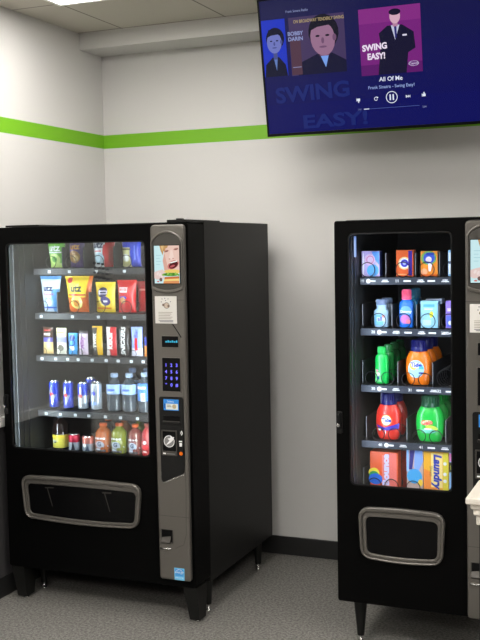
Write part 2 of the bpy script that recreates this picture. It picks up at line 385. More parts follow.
def vending_machine(loc, W, H, D, label, win, deliv, panel, liner_x, zdoor, zcab, legs, hinge, full):
    root = empty('vending_machine', loc); tag(root, label, 'vending machine')
    wx0, wx1, wz0, wz1 = win
    dd = .166                                            # door depth
    # cabinet shell, open to the front
    c = MB(); t = .022; y0 = dd+.004
    c.box(0, y0, zcab, t, D, H, BLACKSIDE, .003); c.box(W-t, y0, zcab, W, D, H, BLACKSIDE, .003)
    c.box(t, y0, H-t, W-t, D, H, BLACKSIDE); c.box(t, y0, zcab, W-t, D, zcab+t, BLACKSIDE); c.box(t, D-t, zcab+t, W-t, D, H-t, BLACKSIDE)
    c.build('cabinet', root)
    l0, l1 = liner_x; lz0, lz1 = wz0-.11, H-.028
    l = MB(); e = .008; ly0 = .036 if full else .06
    l.box(l0-e, ly0, lz0, l0, D-.03, lz1, LINER); l.box(l1, ly0, lz0, l1+e, D-.03, lz1, LINER)
    l.box(l0, ly0, lz0-e, l1, D-.03, lz0, LINER); l.box(l0, ly0, lz1, l1, D-.03, lz1+e, LINER); l.box(l0, D-.03-e, lz0, l1, D-.03, lz1, LINER)
    for yy in (.07, .115, .16): l.box(l0, yy, lz0, l0+.004, yy+.016, lz1, TRAYM, .001)      # shelf standards up the side
    l.build('inner_liner', root)
    # door
    zd0, zd1 = zdoor
    d = MB(); cx0, cx1, cz0, cz1 = deliv
    win_o = rrect(wx0, wz0, wx1, wz1, .028)
    d.mesh2(plate(rrect(0, zd0, W, zd1, .012), [win_o], .0155, .003), BLACK, .0155)
    d.mesh2(plate(rrect(0.001, zd0+.001, W-.001, zd1-.001, .01), [rrect(.016, zd0+.016, W-.016, zd1-.016, .008)], (dd-.032)/2), BLACK, .032+(dd-.032)/2)
    door = d.build('door', root)
    g = MB(); g.mesh2(plate(rrect(wx0-.006, wz0-.006, wx1+.006, wz1+.006, .03), [], .002), GLASS, .016); g.build('glass_pane', door)
    if full:
        g = MB(); g.mesh2(plate(rrect(wx0-.006, wz0-.006, wx1+.006, wz1+.006, .03), [], .002), GLASS, .027); g.build('glass_pane', door)
    # window gasket
    g = MB(); g.mesh2(plate(rrect(wx0, wz0, wx1, wz1, .028), [rrect(wx0+.006, wz0+.006, wx1-.006, wz1-.006, .024)], .004, .0015), SATIN, .007); g.build('window_gasket', door)
    # delivery frame and flap
    f = MB(); xb = (cx1-cx0)*.03
    q = .031 if not full else .03
    outer = rpoly([(cx0, cz1), (cx0+xb, cz0), (cx1-xb, cz0), (cx1, cz1)][::-1], .05, 8)
    def arch(pts, dt, db):
        return [(x, z+(dt if z > (cz0+cz1)/2 else -db)*max(0, math.sin(PI*(x-cx0)/(cx1-cx0)))) for x, z in pts]
    def dense(pts, n=4):
        o = []
        for i, p in enumerate(pts):
            r_ = pts[(i+1) % len(pts)]; L = math.hypot(r_[0]-p[0], r_[1]-p[1]); k = max(1, int(L/.03))
            o += [(p[0]+(r_[0]-p[0])*j/k, p[1]+(r_[1]-p[1])*j/k) for j in range(k)]
        return o
    inner = rpoly([(cx0+q, cz1-.04), (cx0+xb+q*.8, cz0+.022), (cx1-xb-q*.8, cz0+.022), (cx1-q, cz1-.04)][::-1], .025, 8)
    mid = rpoly([(cx0+q*.5, cz1-.018), (cx0+xb+q*.35, cz0+.01), (cx1-xb-q*.35, cz0+.01), (cx1-q*.5, cz1-.018)][::-1], .035, 8)
    f.mesh2(plate(arch(dense(outer), .006, .012), [arch(dense(mid), .005, .012)], .012, .006, 3), GREY, -.012)
    f.mesh2(plate(arch(dense(mid), .005, .012), [arch(dense(inner), .003, .011)], .006, .003, 3), GREY, -.006)
    f.build('delivery_frame', door)
    f = MB(); f.mesh2(plate(arch(dense(inner), .003, .011), [], .0018), GLOSS, -.0019)
    D2 = []
    if full:
        for u in (.24, .72):
            x = cx0+(cx1-cx0)*u; z = (cz0+cz1)/2
            D2 += [d_poly([(x-.03, z+.045), (x+.02, z+.048), (x+.02, z+.052), (x-.03, z+.049)], GREYD), d_poly([(x-.018, z+.045), (x-.014, z+.045), (x+.012, z-.04), (x+.008, z-.04)], GREYD)]
    f.deco(D2, flat(-.0038)); f.build('delivery_flap', door)
    # door lock
    k = MB(); lx, lz = .016, .965
    k.mesh2(plate(rrect(lx-.012, lz-.045, lx+.014, lz+.048, .008), [], .004, .002), SATIN, -.004)
    k.box(lx-.004, -.022, lz-.018, lx+.006, -.008, lz+.04, SATIN, .003)
    cyl = [(lx+.001+.0075*math.cos(2*PI*i/16), lz-.008+.0075*math.sin(2*PI*i/16)) for i in range(16)]
    k.mesh2(plate(cyl, [], .003, .001), CHROME, -.0235); k.build('door_lock', door)
    # lit strip of the window lights
    s = MB(); s.box(wx0-.0215, .033, wz0+.01, wx0-.0175, .050, wz1-.006, mat('strip_housing', (.25, .27, .32), .4))
    s.build('light_strip_housing', door); s = MB(); s.box(wx1+.017, .034, wz0+.01, wx1+.027, .046, wz1-.006, mat('strip_housing', (.25, .27, .32), .4)); s.build('light_strip_housing', door)
    # ---------------- control panel
    p0, p1, pz0, pz1 = panel; pw = p1-p0
    X = lambda u: p0+u*pw
    base_out = rpoly([(X(.05), pz0), (X(.98), pz0), (X(1.), pz1), (X(0), pz1)], [.014, .014, .022, .022], 6)
    pa = MB(); yp = -.014
    pa.mesh2(plate(base_out, [], .014, .009, 3), GREY, -.014)
    pa.box(X(.02), yp-.0142, 1.4755, X(.985), yp-.0138, 1.478, GREYD); pa.box(X(.06), yp-.0142, .4975, X(.97), yp-.0138, .4995, GREYD)
    yf = -.028
    # contour groove: right side, hooking in under the coin cup
    gz = [(X(.60), 1.372), (X(.72), 1.345), (X(.86), 1.31), (X(.90), 1.20), (X(.90), .60), (X(.88), .42), (X(.80), .372), (X(.55), .352)]
    pa.tube([(x, yf+.0003, z) for x, z in gz[:3]], .0026, SATIN, 6); pa.tube([(x, yf+.0006, z) for x, z in gz[3:]], .0014, GREYD, 6)
    panel_o = pa.build('control_panel', root)
    # screen surround
    sx0, sx1, sz0, sz1 = X(.135), X(.875), 1.551, 1.718
    def capsule(x0, x1, z0, z1, at_, ab, n=16):
        pts = [(x0+(x1-x0)*i/n, z0-ab*math.sin(PI*i/n)**.7) for i in range(n+1)]
        pts += [(x1-(x1-x0)*i/n, z1+at_*math.sin(PI*i/n)**.7) for i in range(n+1)]
        return pts
    so = capsule(sx0-.0165, sx1+.0165, 1.527, 1.738, .046, .020); si = capsule(sx0-.0095, sx1+.0095, 1.538, 1.732, .042, .016)
    s = MB(); s.mesh2(plate(so, [si], .006, .004, 3), GREY, yf-.004); s.mesh2(plate(si, [], .002), GREYD, yf-.0005); s.build('screen_surround', panel_o)
    s = MB(); s.box(sx0-.003, yf-.006, sz0-.003, sx1+.003, yf-.002, sz1+.003, SATIN); s.deco(sign_photo(sx0, sz0, sx1-sx0, sz1-sz0), flat(yf-.006), .0003, .00015); s.build('advert_screen', panel_o)
    # message display
    s = MB(); a0, a1, b0, b1 = X(.29), X(.775), 1.266, 1.315
    s.mesh2(plate(rrect(a0-.006, b0-.009, a1+.004, b1+.003, .006), [rrect(a0, b0, a1, b1, .003)], .002, .001), GREY, yf-.001); s.box(a0, yf-.0012, b0, a1, yf-.0005, b1, GLOSS)
    D = [d_rect(a0+.018+.0105*i, 1.287, a0+.018+.0105*i+.0075, 1.287+.007+.003*(i % 2), lit(70, 190, 225)) for i in range(6)]
    s.deco(D, flat(yf-.0012)); s.build('message_display', panel_o)
    # keypad
    a0, a1, b0, b1 = X(.285), X(.815), 1.068, 1.218
    s = MB(); s.mesh2(plate(rrect(a0-.006, b0-.008, a1+.004, b1+.002, .006), [rrect(a0, b0, a1, b1, .003)], .002, .001), GREY, yf-.001); s.box(a0, yf-.0012, b0, a1, yf-.0005, b1, GLOSS)
    D = []
    for i, ch in enumerate('123456789*0#'):
        cxk = a0+(a1-a0)*(.21+.30*(i % 3)); czk = b1-.033-.0295*(i//3)
        D.append(d_text(ch, cxk, czk, .021, lit(118, 112, 255, 1.5), bold=.025))
    s.deco(D, flat(yf-.0012)); s.build('keypad', panel_o)
    # payment plate
    s = MB(); po = rpoly([(X(.19), .665), (X(.23), .652), (X(.87), .70), (X(.89), .735), (X(.89), 1.045), (X(.17), 1.043)], [.004, .01, .012, .01, .014, .014], 5)
    s.mesh2(plate([(x, z) for x, z in po], [], .003, .0015), SATIN, yf-.003)
    s.tube([(X(.18), yf-.001, .70), (X(.19), yf-.001, .66), (X(.25), yf-.001, .648), (X(.86), yf-.001, .694)], .002, CHROME if full else GREY, 6)
    pay = s.build('payment_plate', panel_o)
    yq = yf-.006
    s = MB(); a0, a1, b0, b1 = X(.315), X(.765), .983, 1.033
    s.box(a0-.003, yq-.002, b0-.003, a1+.003, yq, b1+.003, SATIN)
    D = [d_rect(a0, b0, a1, b1, lit(60, 140, 215)), d_rect(a0+.012, b0+.004, a1-.004, b1-.020, lit(226, 228, 214)), d_text('Select', a0+.035, b1-.010, .014, lit(215, 235, 250)), d_rect(a0+.004, b0+.008, a0+.008, b0+.03, lit(30, 60, 120)),
         d_disk(a1-.022, b0+.018, .010, lit(190, 170, 130)), d_rect(a0+.017, b0+.015, a0+.040, b0+.018, lit(120, 120, 110)), d_rect(a0+.017, b0+.022, a0+.036, b0+.025, lit(120, 120, 110))]
    s.deco(D, flat(yq-.002), .0003, .0001); s.build('payment_display', panel_o)
    s = MB(); s.box(X(.30), yq-.0012, .935, X(.79), yq, .958, GLOSS); s.box(X(.29), yq-.008, .921, X(.80), yq, .933, SATIN, .003); s.box(X(.30), yq-.0085, .9325, X(.79), yq-.001, .9345, GREYD); s.build('note_slot', panel_o)
    s = MB(); a0, a1, b0, b1 = X(.235), X(.70), .778, .893
    s.mesh2(plate(rrect(a0, b0, a1, b1, .004), [rrect(a0+.006, b0+.02, a1-.006, b1-.006, .003)], .003, .0012), GREYD, yq-.003); s.box(a0+.005, yq-.0012, b0+.018, a1-.005, yq, b1-.005, GLOSS)
    ccx, ccz = (a0+a1)/2-.002, .842
    D = [d_disk(ccx, ccz, .026, mat('grey_print', (.22, .22, .22), .4)), d_ring(ccx, ccz, .027, .003, WHITE), d_poly([(ccx-.018, ccz-.02), (ccx+.002, ccz+.004), (ccx-.008, ccz+.012), (ccx+.006, ccz+.016), (ccx+.008, ccz+.028), (ccx+.016, ccz+.018), (ccx+.026, ccz+.022), (ccx+.02, ccz+.006), (ccx+.006, ccz-.006)], WHITE)]
    s.deco(D, flat(yq-.0012), .0003, .0001); D = [d_rect(a0+.008, b0+.006, a0+.022, b0+.012, WHITE), d_rect(a0+.026, b0+.007, a1-.012, b0+.010, mat('grey_print', (.22, .22, .22), .4))]
    s.deco(D, flat(yq-.006), .0003, .0001); s.build('card_reader', panel_o)
    s = MB(); s.box(X(.765), yq-.0015, .755, X(.875), yq, .905, SATIN)
    c_ = X(.82)
    s.deco([d_ring(c_-.006, .883, .013, .004, WHITE, a0=-1, a1=1), d_ring(c_-.006, .883, .0065, .004, WHITE, a0=-1, a1=1), d_rect(c_-.010, .822, c_+.002, .838, WHITE), d_rect(c_-.012, .842, c_+.004, .848, WHITE), d_disk(c_-.003, .790, .0085, lit(255, 120, 20, .8))], flat(yq-.0015), .0003, .0001)
    s.build('contactless_reader', panel_o)
    # coin return cup
    s = MB(); a0, a1, b0, b1 = X(.13), X(.49), .376, .437
    s.mesh2(plate(rpoly([(a0, b0-.006), (a1, b0-.006), (a1, b1), (a0, b1)], .004), [rpoly([(a0+.003, b0), (a1-.003, b0), (a1-.003, b1-.003), (a0+.003, b1-.003)], .003)], .002, .001), GREYD, yf-.001)
    s.box(a0+.002, yf-.001, b0, a1-.002, yf-.0003, b1-.002, GLOSS)
    s.add([(a0+.003, yf-.0012, b0+.022), (a1-.012, yf-.0012, b0+.030), (a1-.012, yf-.012, b0+.002), (a0+.003, yf-.012, b0+.002), (a0+.003, yf-.0012, b0), (a1-.012, yf-.0012, b0)], [(0, 3, 2, 1), (3, 4, 5, 2), (0, 4, 3), (1, 2, 5)], GREYD)
    s.tube([(a0-.004, yf-.003, b0-.028), (a0+.02, yf-.005, b0-.030), (a1-.01, yf-.004, b0-.026)], .004, CHROME, 8); s.build('coin_return', panel_o)
    if full:
        s = MB(); a0, a1, b0, b1 = X(.50), X(.80), .207, .262
        s.box(a0, yf-.0006, b0, a1, yf, b1, ink(110, 190, 235))
        D = [d_rect(a0+.004, b0+.018, a1-.004, b1-.004, ink(60, 150, 220)), d_text('energy', (a0+a1)/2-.002, b0+.036, .016, WHITE, shear=.3), d_ring((a0+a1)/2, b0+.03, .019, .002, WHITE, a0=.4, a1=2.6), d_text('ENERGY STAR', (a0+a1)/2, b0+.010, .0066, WHITE)]
        s.deco(D, flat(yf-.0006), .0002, .0001); o = s.build('efficiency_sticker', panel_o); tag(o, 'light blue efficiency sticker')
    # legs
    for lx, ly in legs:
        g = MB(); g.lathe([(.03, .015), (zcab-.004, .021 if full else .029), (zcab, .021 if full else .029)], BLACKSIDE, 16); o = g.build('leg', root, (lx, ly, 0))
        g = MB(); g.lathe([(0, .013), (.005, .013), (.007, .006), (.03, .006)], CHROME, 12); g.build('levelling_foot', o)
    if hinge:
        MB().box(W-.10, -.004, zd1+.002, W-.002, .36, H+.006, BLACKSIDE, .001).box(W-.06, .005, zd1+.004, W-.03, .03, H+.012, SATIN, .003).build('hinge_plate', root)
        MB().box(.03, .02, zd1+.002, .22, .25, H+.002, BLACKSIDE, .001).build('latch_plate', root)
    return root, door

LX, LY = .050, -1.112
mL, doorL = vending_machine((LX, LY, 0), 1.009, 1.826, .985, 'wide black vending machine full of snacks and drinks in the corner', (.038, .794, .752, 1.743), (.095, .752, .421, .626), (.835, 1.003, .203, 1.811), (.030, .806), (.165, 1.818), .142,
                            [(.072, .185), (1.009-.022, .185), (1.009-.022, .82), (.072, .82)], True, True)
# slanted feet under the wide machine's door
for x0 in (-.03, .942):
    g = MB(); x1 = x0+.072
    vs = [(x0, .01, .163), (x1, .01, .163), (x1, .12, .163), (x0, .12, .163), (x0+.030, .012, .014), (x1+.008, .012, .014), (x1+.008, .08, .014), (x0+.030, .08, .014)]
    if x0 < 0: vs = [(a+.035, b_, c_) for a, b_, c_ in vs]
    g.add(vs, [(3, 2, 1, 0), (4, 5, 6, 7), (0, 1, 5, 4), (1, 2, 6, 5), (2, 3, 7, 6), (3, 0, 4, 7)], BLACKSIDE)
    cx = (vs[4][0]+vs[5][0])/2
    o = g.build('front_foot', mL); g = MB(); g.lathe([(0, .016), (.006, .016), (.008, .008), (.014, .008)], CHROME, 12, (cx, .045)); g.build('glide', o)
RX, RY = 1.737, -1.128
mR, doorR = vending_machine((RX, RY, 0), .735, 1.812, .985, 'narrow black vending machine of laundry supplies under the television', (.057, .486, .703, 1.755), (.096, .46, .405, .617), (.541, .716, .203, 1.795), (.038, .53), (.200, 1.806), .187,
                            [(.075, .085), (.66, .085), (.66, .9), (.075, .9)], False, False)
# notices taped to the panels
def notice(x0, z0, w, h, y, label):
    b = MB(); b.box(-w/2, -.0006, 0, w/2, 0, h, PAPER); K = ink(70, 66, 62)
    D = [d_disk(.004, h*.66, .013, ink(196, 178, 160), .012), d_ring(.004, h*.66, .014, .0018, K), d_disk(-.012, h*.68, .006, ink(120, 100, 90)), d_disk(.014, h*.64, .006, ink(120, 100, 90))]
    for i, (u, v) in enumerate(((-.018, .9), (-.004, .92), (.012, .9), (-.022, .79), (.024, .8), (.0, .84))): D.append(d_disk(u, h*v, .0022, ink(60, 60, 90)))
    for i in range(5): D.append(d_rect(-w*.34, h*(.40-.058*i), w*(.30-.05*(i % 3)), h*(.40-.058*i)+.0022, ink(150, 140, 128)))
    for i in range(2): D.append(d_rect(-w*.34+.006*i, h*(.10-.045*i), w*.33, h*(.10-.045*i)+.003, ink(120, 120, 130)))
    b.deco(D, flat(-.0006), .0002, .00008)
    o = b.build('paper_notice', None, (x0+w/2, y-.003, z0)); return tag(o, label, 'notice')
notice(.905, 1.372, .108, .122, LY-.0285, 'white paper notice on the grey panel of the wide snack machine')
notice(2.298, 1.356, .108, .112, RY-.0285, 'white paper notice on the laundry supply machine at the picture edge')
# printed lines on the snack machine glass
b = MB(); D = []
K = ink(22, 24, 30)
for i in range(4):
    for j in range(4 if i else 3):
        x = .514+.022*j+.003*(i % 2); D.append(d_rect(x, 1.640-.022*i-.003*j, x+.016, 1.649-.022*i-.003*j, K))
b.deco(D, flat(.0128), .0004, .00005); tag(b.build('glass_lettering', doorL), 'dark printed lines on the glass')

# lights behind the door frames
COOL = (.72, .83, 1.)
led(mL, .0335, .0355, .71, 1.73, (.75, .66, 0), 4.6, (.8, .92, 1), .004); led(mL, .8035, .05, .71, 1.73, (-.85, .5, 0), 5.6, (.8, .92, 1))
led(mR, .045, .046, .74, 1.73, (.93, .36, 0), 2.9, COOL); led(mR, .4995, .05, .74, 1.73, (-.93, .36, 0), 1.9, COOL)
MB().box(.056, .10, 1.655, .063, .112, 1.742, emis('led_window', S(120, 150, 215), .8)).build('led_module', doorR)

# ------------------------------------------------------------------ goods
PY = .255                                               # front of the goods, machine frame
LT = [1.615, 1.393, 1.181, .903, .692]; RT = [1.563, 1.342, 1.094, .848, .618]
xL = lambda px, py: at(px, py, LY+PY).x-LX
xR = lambda px, py: at(px, py, RY+PY).x-RX
lcols = [[xL(p, y) for p in ps] for ps, y in (((53, 73, 100, 128), 265), ((45, 76, 102, 128), 310), ((46, 59.5, 71.5, 82, 96, 110, 122, 135, 147), 355), ((50, 64, 79, 92.5, 109, 124, 141), 405), ((55, 70, 84, 99, 115, 132, 143), 450))]
rcols = [[xR(p, y) for p in ps] for ps, y in (((369, 404, 428, 452), 277), ((380, 405, 429, 450), 328), ((380, 417, 446), 386), ((387, 428), 440), ((383, 415, 438), 487))]
traysL = []; traysR = []
def mid(c): return [(c[i]+c[i+1])/2 for i in range(len(c)-1)]
for i, z in enumerate(LT):
    rr = .033 if i < 2 else .0
    o = tray(mL, .045, .796, z, .226, .62, lcols[i], 'product_tray', (i+1)*10, True, [[xL(p, 270) for p in (35.5, 64.5, 86, 116)], [xL(p, 312) for p in (59.5, 91.5)], [], [], []][i]); traysL.append(o)
    if i < 2:
        for c in lcols[i]: coil(o, c, .236, z, .030, [.085, .085, .085, .085])
    if i == 2:
        for c in lcols[i][:8]: coil(o, c, .236, z, .017, [.07]*5, .0015)
for i, z in enumerate(RT):
    dv = [lambda c: [c[0]-.075]+mid(c), lambda c: [c[0]-.075]+mid(c), lambda c: [c[0]-.075, (c[0]+c[1])/2, c[2]-.055], lambda c: [c[0]-.09, (c[0]+c[1])/2, c[1]+.078], lambda c: [c[0]-.085]][i](rcols[i])
    o = tray(mR, .044, .524, z, .236, .62, rcols[i], 'product_tray', (i+1)*10, False, [d for d in dv if .047 < d < .52]); traysR.append(o)
    if i < 2:
        for c in rcols[i]:
            if c < .49: coil(o, c-.004, .246, z, .032, [.085]*4)
    elif i < 4:
        for c in rcols[i][:2]:
            for s_ in (-1, 1): coil(o, c+s_*.036, .244, z, .028, [.11]*3)
        if i == 2: coil(o, rcols[i][2], .250, z, .038, [.04]*6)
    else:
        for c in (rcols[i][0]-.036, rcols[i][0]+.040, rcols[i][1]-.006): coil(o, c, .246, z, .030, [.085]*3)
ZW = .0042                                               # goods rest on the spiral wire

def place(root, label, cat, group, machine_loc, x, y, z):
    root.location = (machine_loc[0]+x, machine_loc[1]+y, z+ZW); tag(root, label, cat, group); return root
ML = (LX, LY); MR = (RX, RY)

def bag(name, w, h, d, colf, decals, taper=.0, nu=16, nv=22, crimp=.07, lean=0.):
    # a pillow bag standing on its bottom seal; front faces -y
    rnd = random.Random(int(w*1e5)+int(h*1e5)); ph = [rnd.random()*6 for _ in range(6)]
    def half(u, v):     # bulge at u in [-1,1], v in [0,1]
        e = max(0, 1-abs(u)**2.6)**.6; vv = min(1, max(0, (v-crimp*.6)/(1-1.6*crimp))); t = max(0, math.sin(PI*vv))**.55
        return d/2*e*t*(1+.10*math.sin(3*u+5*v+ph[0])+.07*math.sin(7*u-6*v+ph[1]))+.0008
    def wid(v): return w/2*(1-taper*(1-v))*(1-.05*math.sin(PI*v))
    def P(u, v, sgn, off=0.):
        z = h*v; zig = .0016*math.sin(u*40) if (v < crimp*.8 or v > 1-crimp*.8) else 0
        return (u*wid(v), sgn*(half(u, v)+off)+zig+lean*z+d/2+.002, z)
    b = MB(); fv = []; ff = []; fm = []
    for j in range(nv+1):
        for i in range(nu+1): fv.append(P(-1+2*i/nu, j/nv, -1))
    for j in range(nv):
        for i in range(nu):
            a = j*(nu+1)+i; ff.append((a, a+1, a+nu+2, a+nu+1)); fm.append(colf((i+.5)/nu, (j+.5)/nv))
    b.add(fv, ff, fm, True)
    bv = [P(-1+2*i/nu, j/nv, 1) for j in range(nv+1) for i in range(nu+1)]
    b.add(bv, [(f[0], f[3], f[2], f[1]) for f in ff], colf(.02, .5), True)
    def mp(u, v, off):  # decals in metres from the bottom centre
        vv = min(1, max(0, v/h)); uu = max(-1, min(1, u/wid(vv)))
        return P(uu, vv, -1, off+.0012)
    b.deco(decals, mp, .0006, .0004)
    return b.build(name)
W_ = WHITE
def dg(m, r=12):  # subdivided helper rect
    return m

# ---- snack bags, top two trays of the wide machine
def snack(px0, px1, pyt, row, pyb, d=.05):
    x0 = xL(px0, pyt); x1 = xL(px1, pyt); zt = at((px0+px1)/2, pyt, LY+PY).z
    return (x0+x1)/2, x1-x0, zt-LT[row]
G1 = 'snack bags in the wide vending machine'
FOIL = .28
def F(r, g, b_): return mat('foil_%d_%d_%d' % (r, g, b_), S(r, g, b_), FOIL)
g1, g2 = F(96, 176, 40), F(190, 220, 120); wh = F(222, 226, 232); pu, pk = F(74, 48, 120), F(150, 110, 60); rd = F(196, 32, 36); bl = F(40, 60, 190); cr = F(220, 214, 150)
ye = F(240, 206, 40); og = F(232, 110, 30); sky = F(90, 160, 225); pale = F(205, 222, 240); dk = F(40, 30, 70)
def goods_bag(px0, px1, pyt, row, d, colf, decf, label, taper=.2, dy=0., name='snack_bag', extra=.0):
    x, w, h = snack(px0, px1, pyt, row, 0); h += extra
    o = bag(name, w, h, d, colf, decf(w, h), taper)
    return place(o, label, 'snack bag', G1, ML, x, PY+dy, LT[row])
UT = lambda s, w, x=0., z=0., m=None: d_text(s, x, z, w, m or ink(30, 40, 90), bold=.03)
goods_bag(44, 63, 237, 0, .05, lambda u, v: g1 if v > .12 else g2, lambda w, h: [UT('utz', w*.42, 0, h*.62, W_), d_disk(0, h*.26, w*.26, g2), d_disk(0, h*.26, w*.14, F(70, 140, 30)), d_rect(-w*.3, h*.46, w*.32, h*.50, W_, 4)], 'green snack bag on the top tray of the wide machine', .35)
goods_bag(66, 82, 237, 0, .05, lambda u, v: pu, lambda w, h: [d_disk(-w*.05, h*.34, w*.34, pk), d_disk(.05*w, h*.30, w*.16, F(200, 170, 110)), UT('utz', w*.42, 0, h*.66, F(210, 150, 60))], 'purple and brown snack bag on the top tray', .12)
goods_bag(89, 113, 237, 0, .05, lambda u, v: wh if u < .52+.1*v else rd, lambda w, h: [UT('utz', w*.34, -w*.16, h*.72), d_disk(-w*.12, h*.28, w*.22, F(170, 200, 215)), d_rect(-w*.3, h*.50, w*.0, h*.54, rd, 4)], 'white bag with a red side panel on the top tray', .25)
goods_bag(119, 139, 237, 0, .045, lambda u, v: bl if (u > .5 or v > .62) else cr, lambda w, h: [d_disk(-w*.2, h*.3, w*.17, F(240, 240, 235)), d_rect(w*.2, h*.22, w*.28, h*.7, F(120, 140, 235), 5), d_rect(-w*.4, h*.55, w*.05, h*.6, F(120, 110, 60), 3)], 'blue and cream wrapped snack at the right end of the top tray', .08)
goods_bag(37, 58, 277, 1, .055, lambda u, v: sky if (u > .66 and v < .62) or v > .9 else pale, lambda w, h: [UT('utz', w*.34, -w*.02, h*.66), d_text('Ripples', 0, h*.5, w*.17, rd), d_disk(0, h*.26, w*.22, F(150, 185, 225)), d_disk(0, h*.26, w*.15, F(222, 232, 240)), d_rect(-w*.34, h*.10, w*.34, h*.14, F(30, 90, 200), 5)], 'pale blue snack bag at the left end of the second tray', .35)
goods_bag(62, 90, 277, 1, .055, lambda u, v: ye if (v > .40 and u < .85) else og, lambda w, h: [UT('utz', w*.32, -w*.04, h*.66, ink(40, 60, 50)), d_disk(-w*.02, h*.27, w*.20, F(240, 225, 120)), d_disk(-w*.02, h*.25, w*.11, F(225, 150, 60)), d_disk(-w*.28, h*.88, w*.09, rd), d_rect(-w*.3, h*.46, w*.3, h*.5, rd, 5)], 'yellow and orange snack bag on the second tray', .28)
goods_bag(93, 113, 283, 1, .045, lambda u, v: ye, lambda w, h: [d_disk(-.05*w, h*.66, w*.24, dk, h*.17, rot=.3), d_disk(.08*w, h*.38, w*.24, F(70, 60, 120), h*.15, rot=-.4), d_rect(-.24*w, h*.60, .18*w, h*.72, F(210, 200, 225), 4), d_rect(-.18*w, h*.63, .12*w, h*.69, dk, 4), d_rect(0, h*.34, .2*w, h*.40, F(230, 225, 235), 3), d_rect(-w*.35, h*.12, w*.35, h*.16, og, 5)], 'small yellow bag with dark blue print on the second tray', .05)
goods_bag(114.5, 134, 281, 1, .05, lambda u, v: rd, lambda w, h: [d_rect(-w*.30, h*.62, w*.12, h*.78, F(235, 225, 225), 4), UT('BITES', w*.15, -w*.09, h*.70, rd), d_disk(-w*.08, h*.46, w*.2, bl, h*.05), d_disk(-w*.1, h*.38, w*.15, F(190, 130, 60))], 'bright red snack bag on the second tray', .12)
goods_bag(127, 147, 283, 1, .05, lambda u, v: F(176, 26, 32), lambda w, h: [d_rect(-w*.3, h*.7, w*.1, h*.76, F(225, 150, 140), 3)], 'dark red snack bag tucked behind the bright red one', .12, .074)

# ---- candy bars, third tray
def bar(px, pyt, wpx, base, decf, label, dy=0.):
    x, w, h = snack(px-wpx/2, px+wpx/2, pyt, 2, 0)
    o = bag('candy_bar', w, h, .022, base, decf(w, h), .0, 8, 18, .06)
    return place(o, label, 'candy bar', 'candy bars on the third tray', ML, x, PY+dy, LT[2])
V = lambda s, w, h, m, k=.75: d_text(s, 0, h*.5, w*k, m, rot=PI/2, bold=.03, shear=.2)
bar(46.5, 328, 10, lambda u, v: F(72, 50, 36) if v > .62 else (F(92, 86, 160) if v > .42 else F(220, 190, 130)), lambda w, h: [d_rect(-w*.3, h*.86, w*.3, h*.9, F(220, 90, 90), 2), d_rect(-w*.3, h*.70, w*.3, h*.78, F(235, 230, 220), 2)], 'brown and tan candy bar at the left end of its tray')
bar(60, 329, 10, lambda u, v: F(232, 222, 170) if v > .66 else (F(150, 150, 230) if v > .45 else F(226, 222, 206)), lambda w, h: [d_disk(0, h*.24, w*.28, F(90, 80, 60)), d_rect(-w*.3, h*.82, w*.3, h*.86, F(200, 160, 60), 2)], 'cream and lilac candy bar, second from the left of its tray')
bar(71.5, 334, 9, lambda u, v: F(60, 160, 232), lambda w, h: [d_disk(0, h*.78, w*.3, F(30, 60, 140)), d_disk(0, h*.3, w*.26, W_), d_ring(0, h*.55, w*.34, w*.1, F(30, 80, 170))], 'bright blue candy bar between lilac and white ones')
bar(82, 332, 9, lambda u, v: F(60, 50, 56) if .22 < u < .4 or v > .9 else F(214, 196, 216), lambda w, h: [V('Milky', w, h, F(140, 80, 150), .55)], 'white and plum striped candy bar on the third tray')
bar(96, 327, 10, lambda u, v: F(224, 176, 40) if u > .5 or v > .93 else F(40, 28, 22), lambda w, h: [d_text('TWIX', -w*.18, h*.5, w*.48, F(240, 236, 225), rot=PI/2, bold=.04)], 'gold and black candy bar with white lettering')
bar(110, 328, 10, lambda u, v: F(200, 30, 40) if u > .35 else F(226, 214, 214), lambda w, h: [V('KitKat', w, h, W_, .55)], 'red and white candy bar on the third tray')
bar(122.5, 328, 10, lambda u, v: F(34, 28, 28), lambda w, h: [d_text('SNICKERS', 0, h*.5, w*.56, W_, rot=PI/2, bold=.04, shear=.3)], 'black candy bar with large white lettering')
bar(135.5, 328, 11, lambda u, v: F(150, 170, 240) if v > .3 else F(220, 220, 240), lambda w, h: [d_rect(-w*.12, h*.2, w*.12, h*.62, rd, 4), d_text('Bar', w*.0, h*.78, w*.5, F(30, 40, 150), rot=PI/2)], 'light blue and red candy bar near the right end')
bar(146.5, 338, 7, lambda u, v: F(236, 140, 40) if v < .55 else F(40, 60, 170), lambda w, h: [], 'orange and blue candy bar at the far right end')

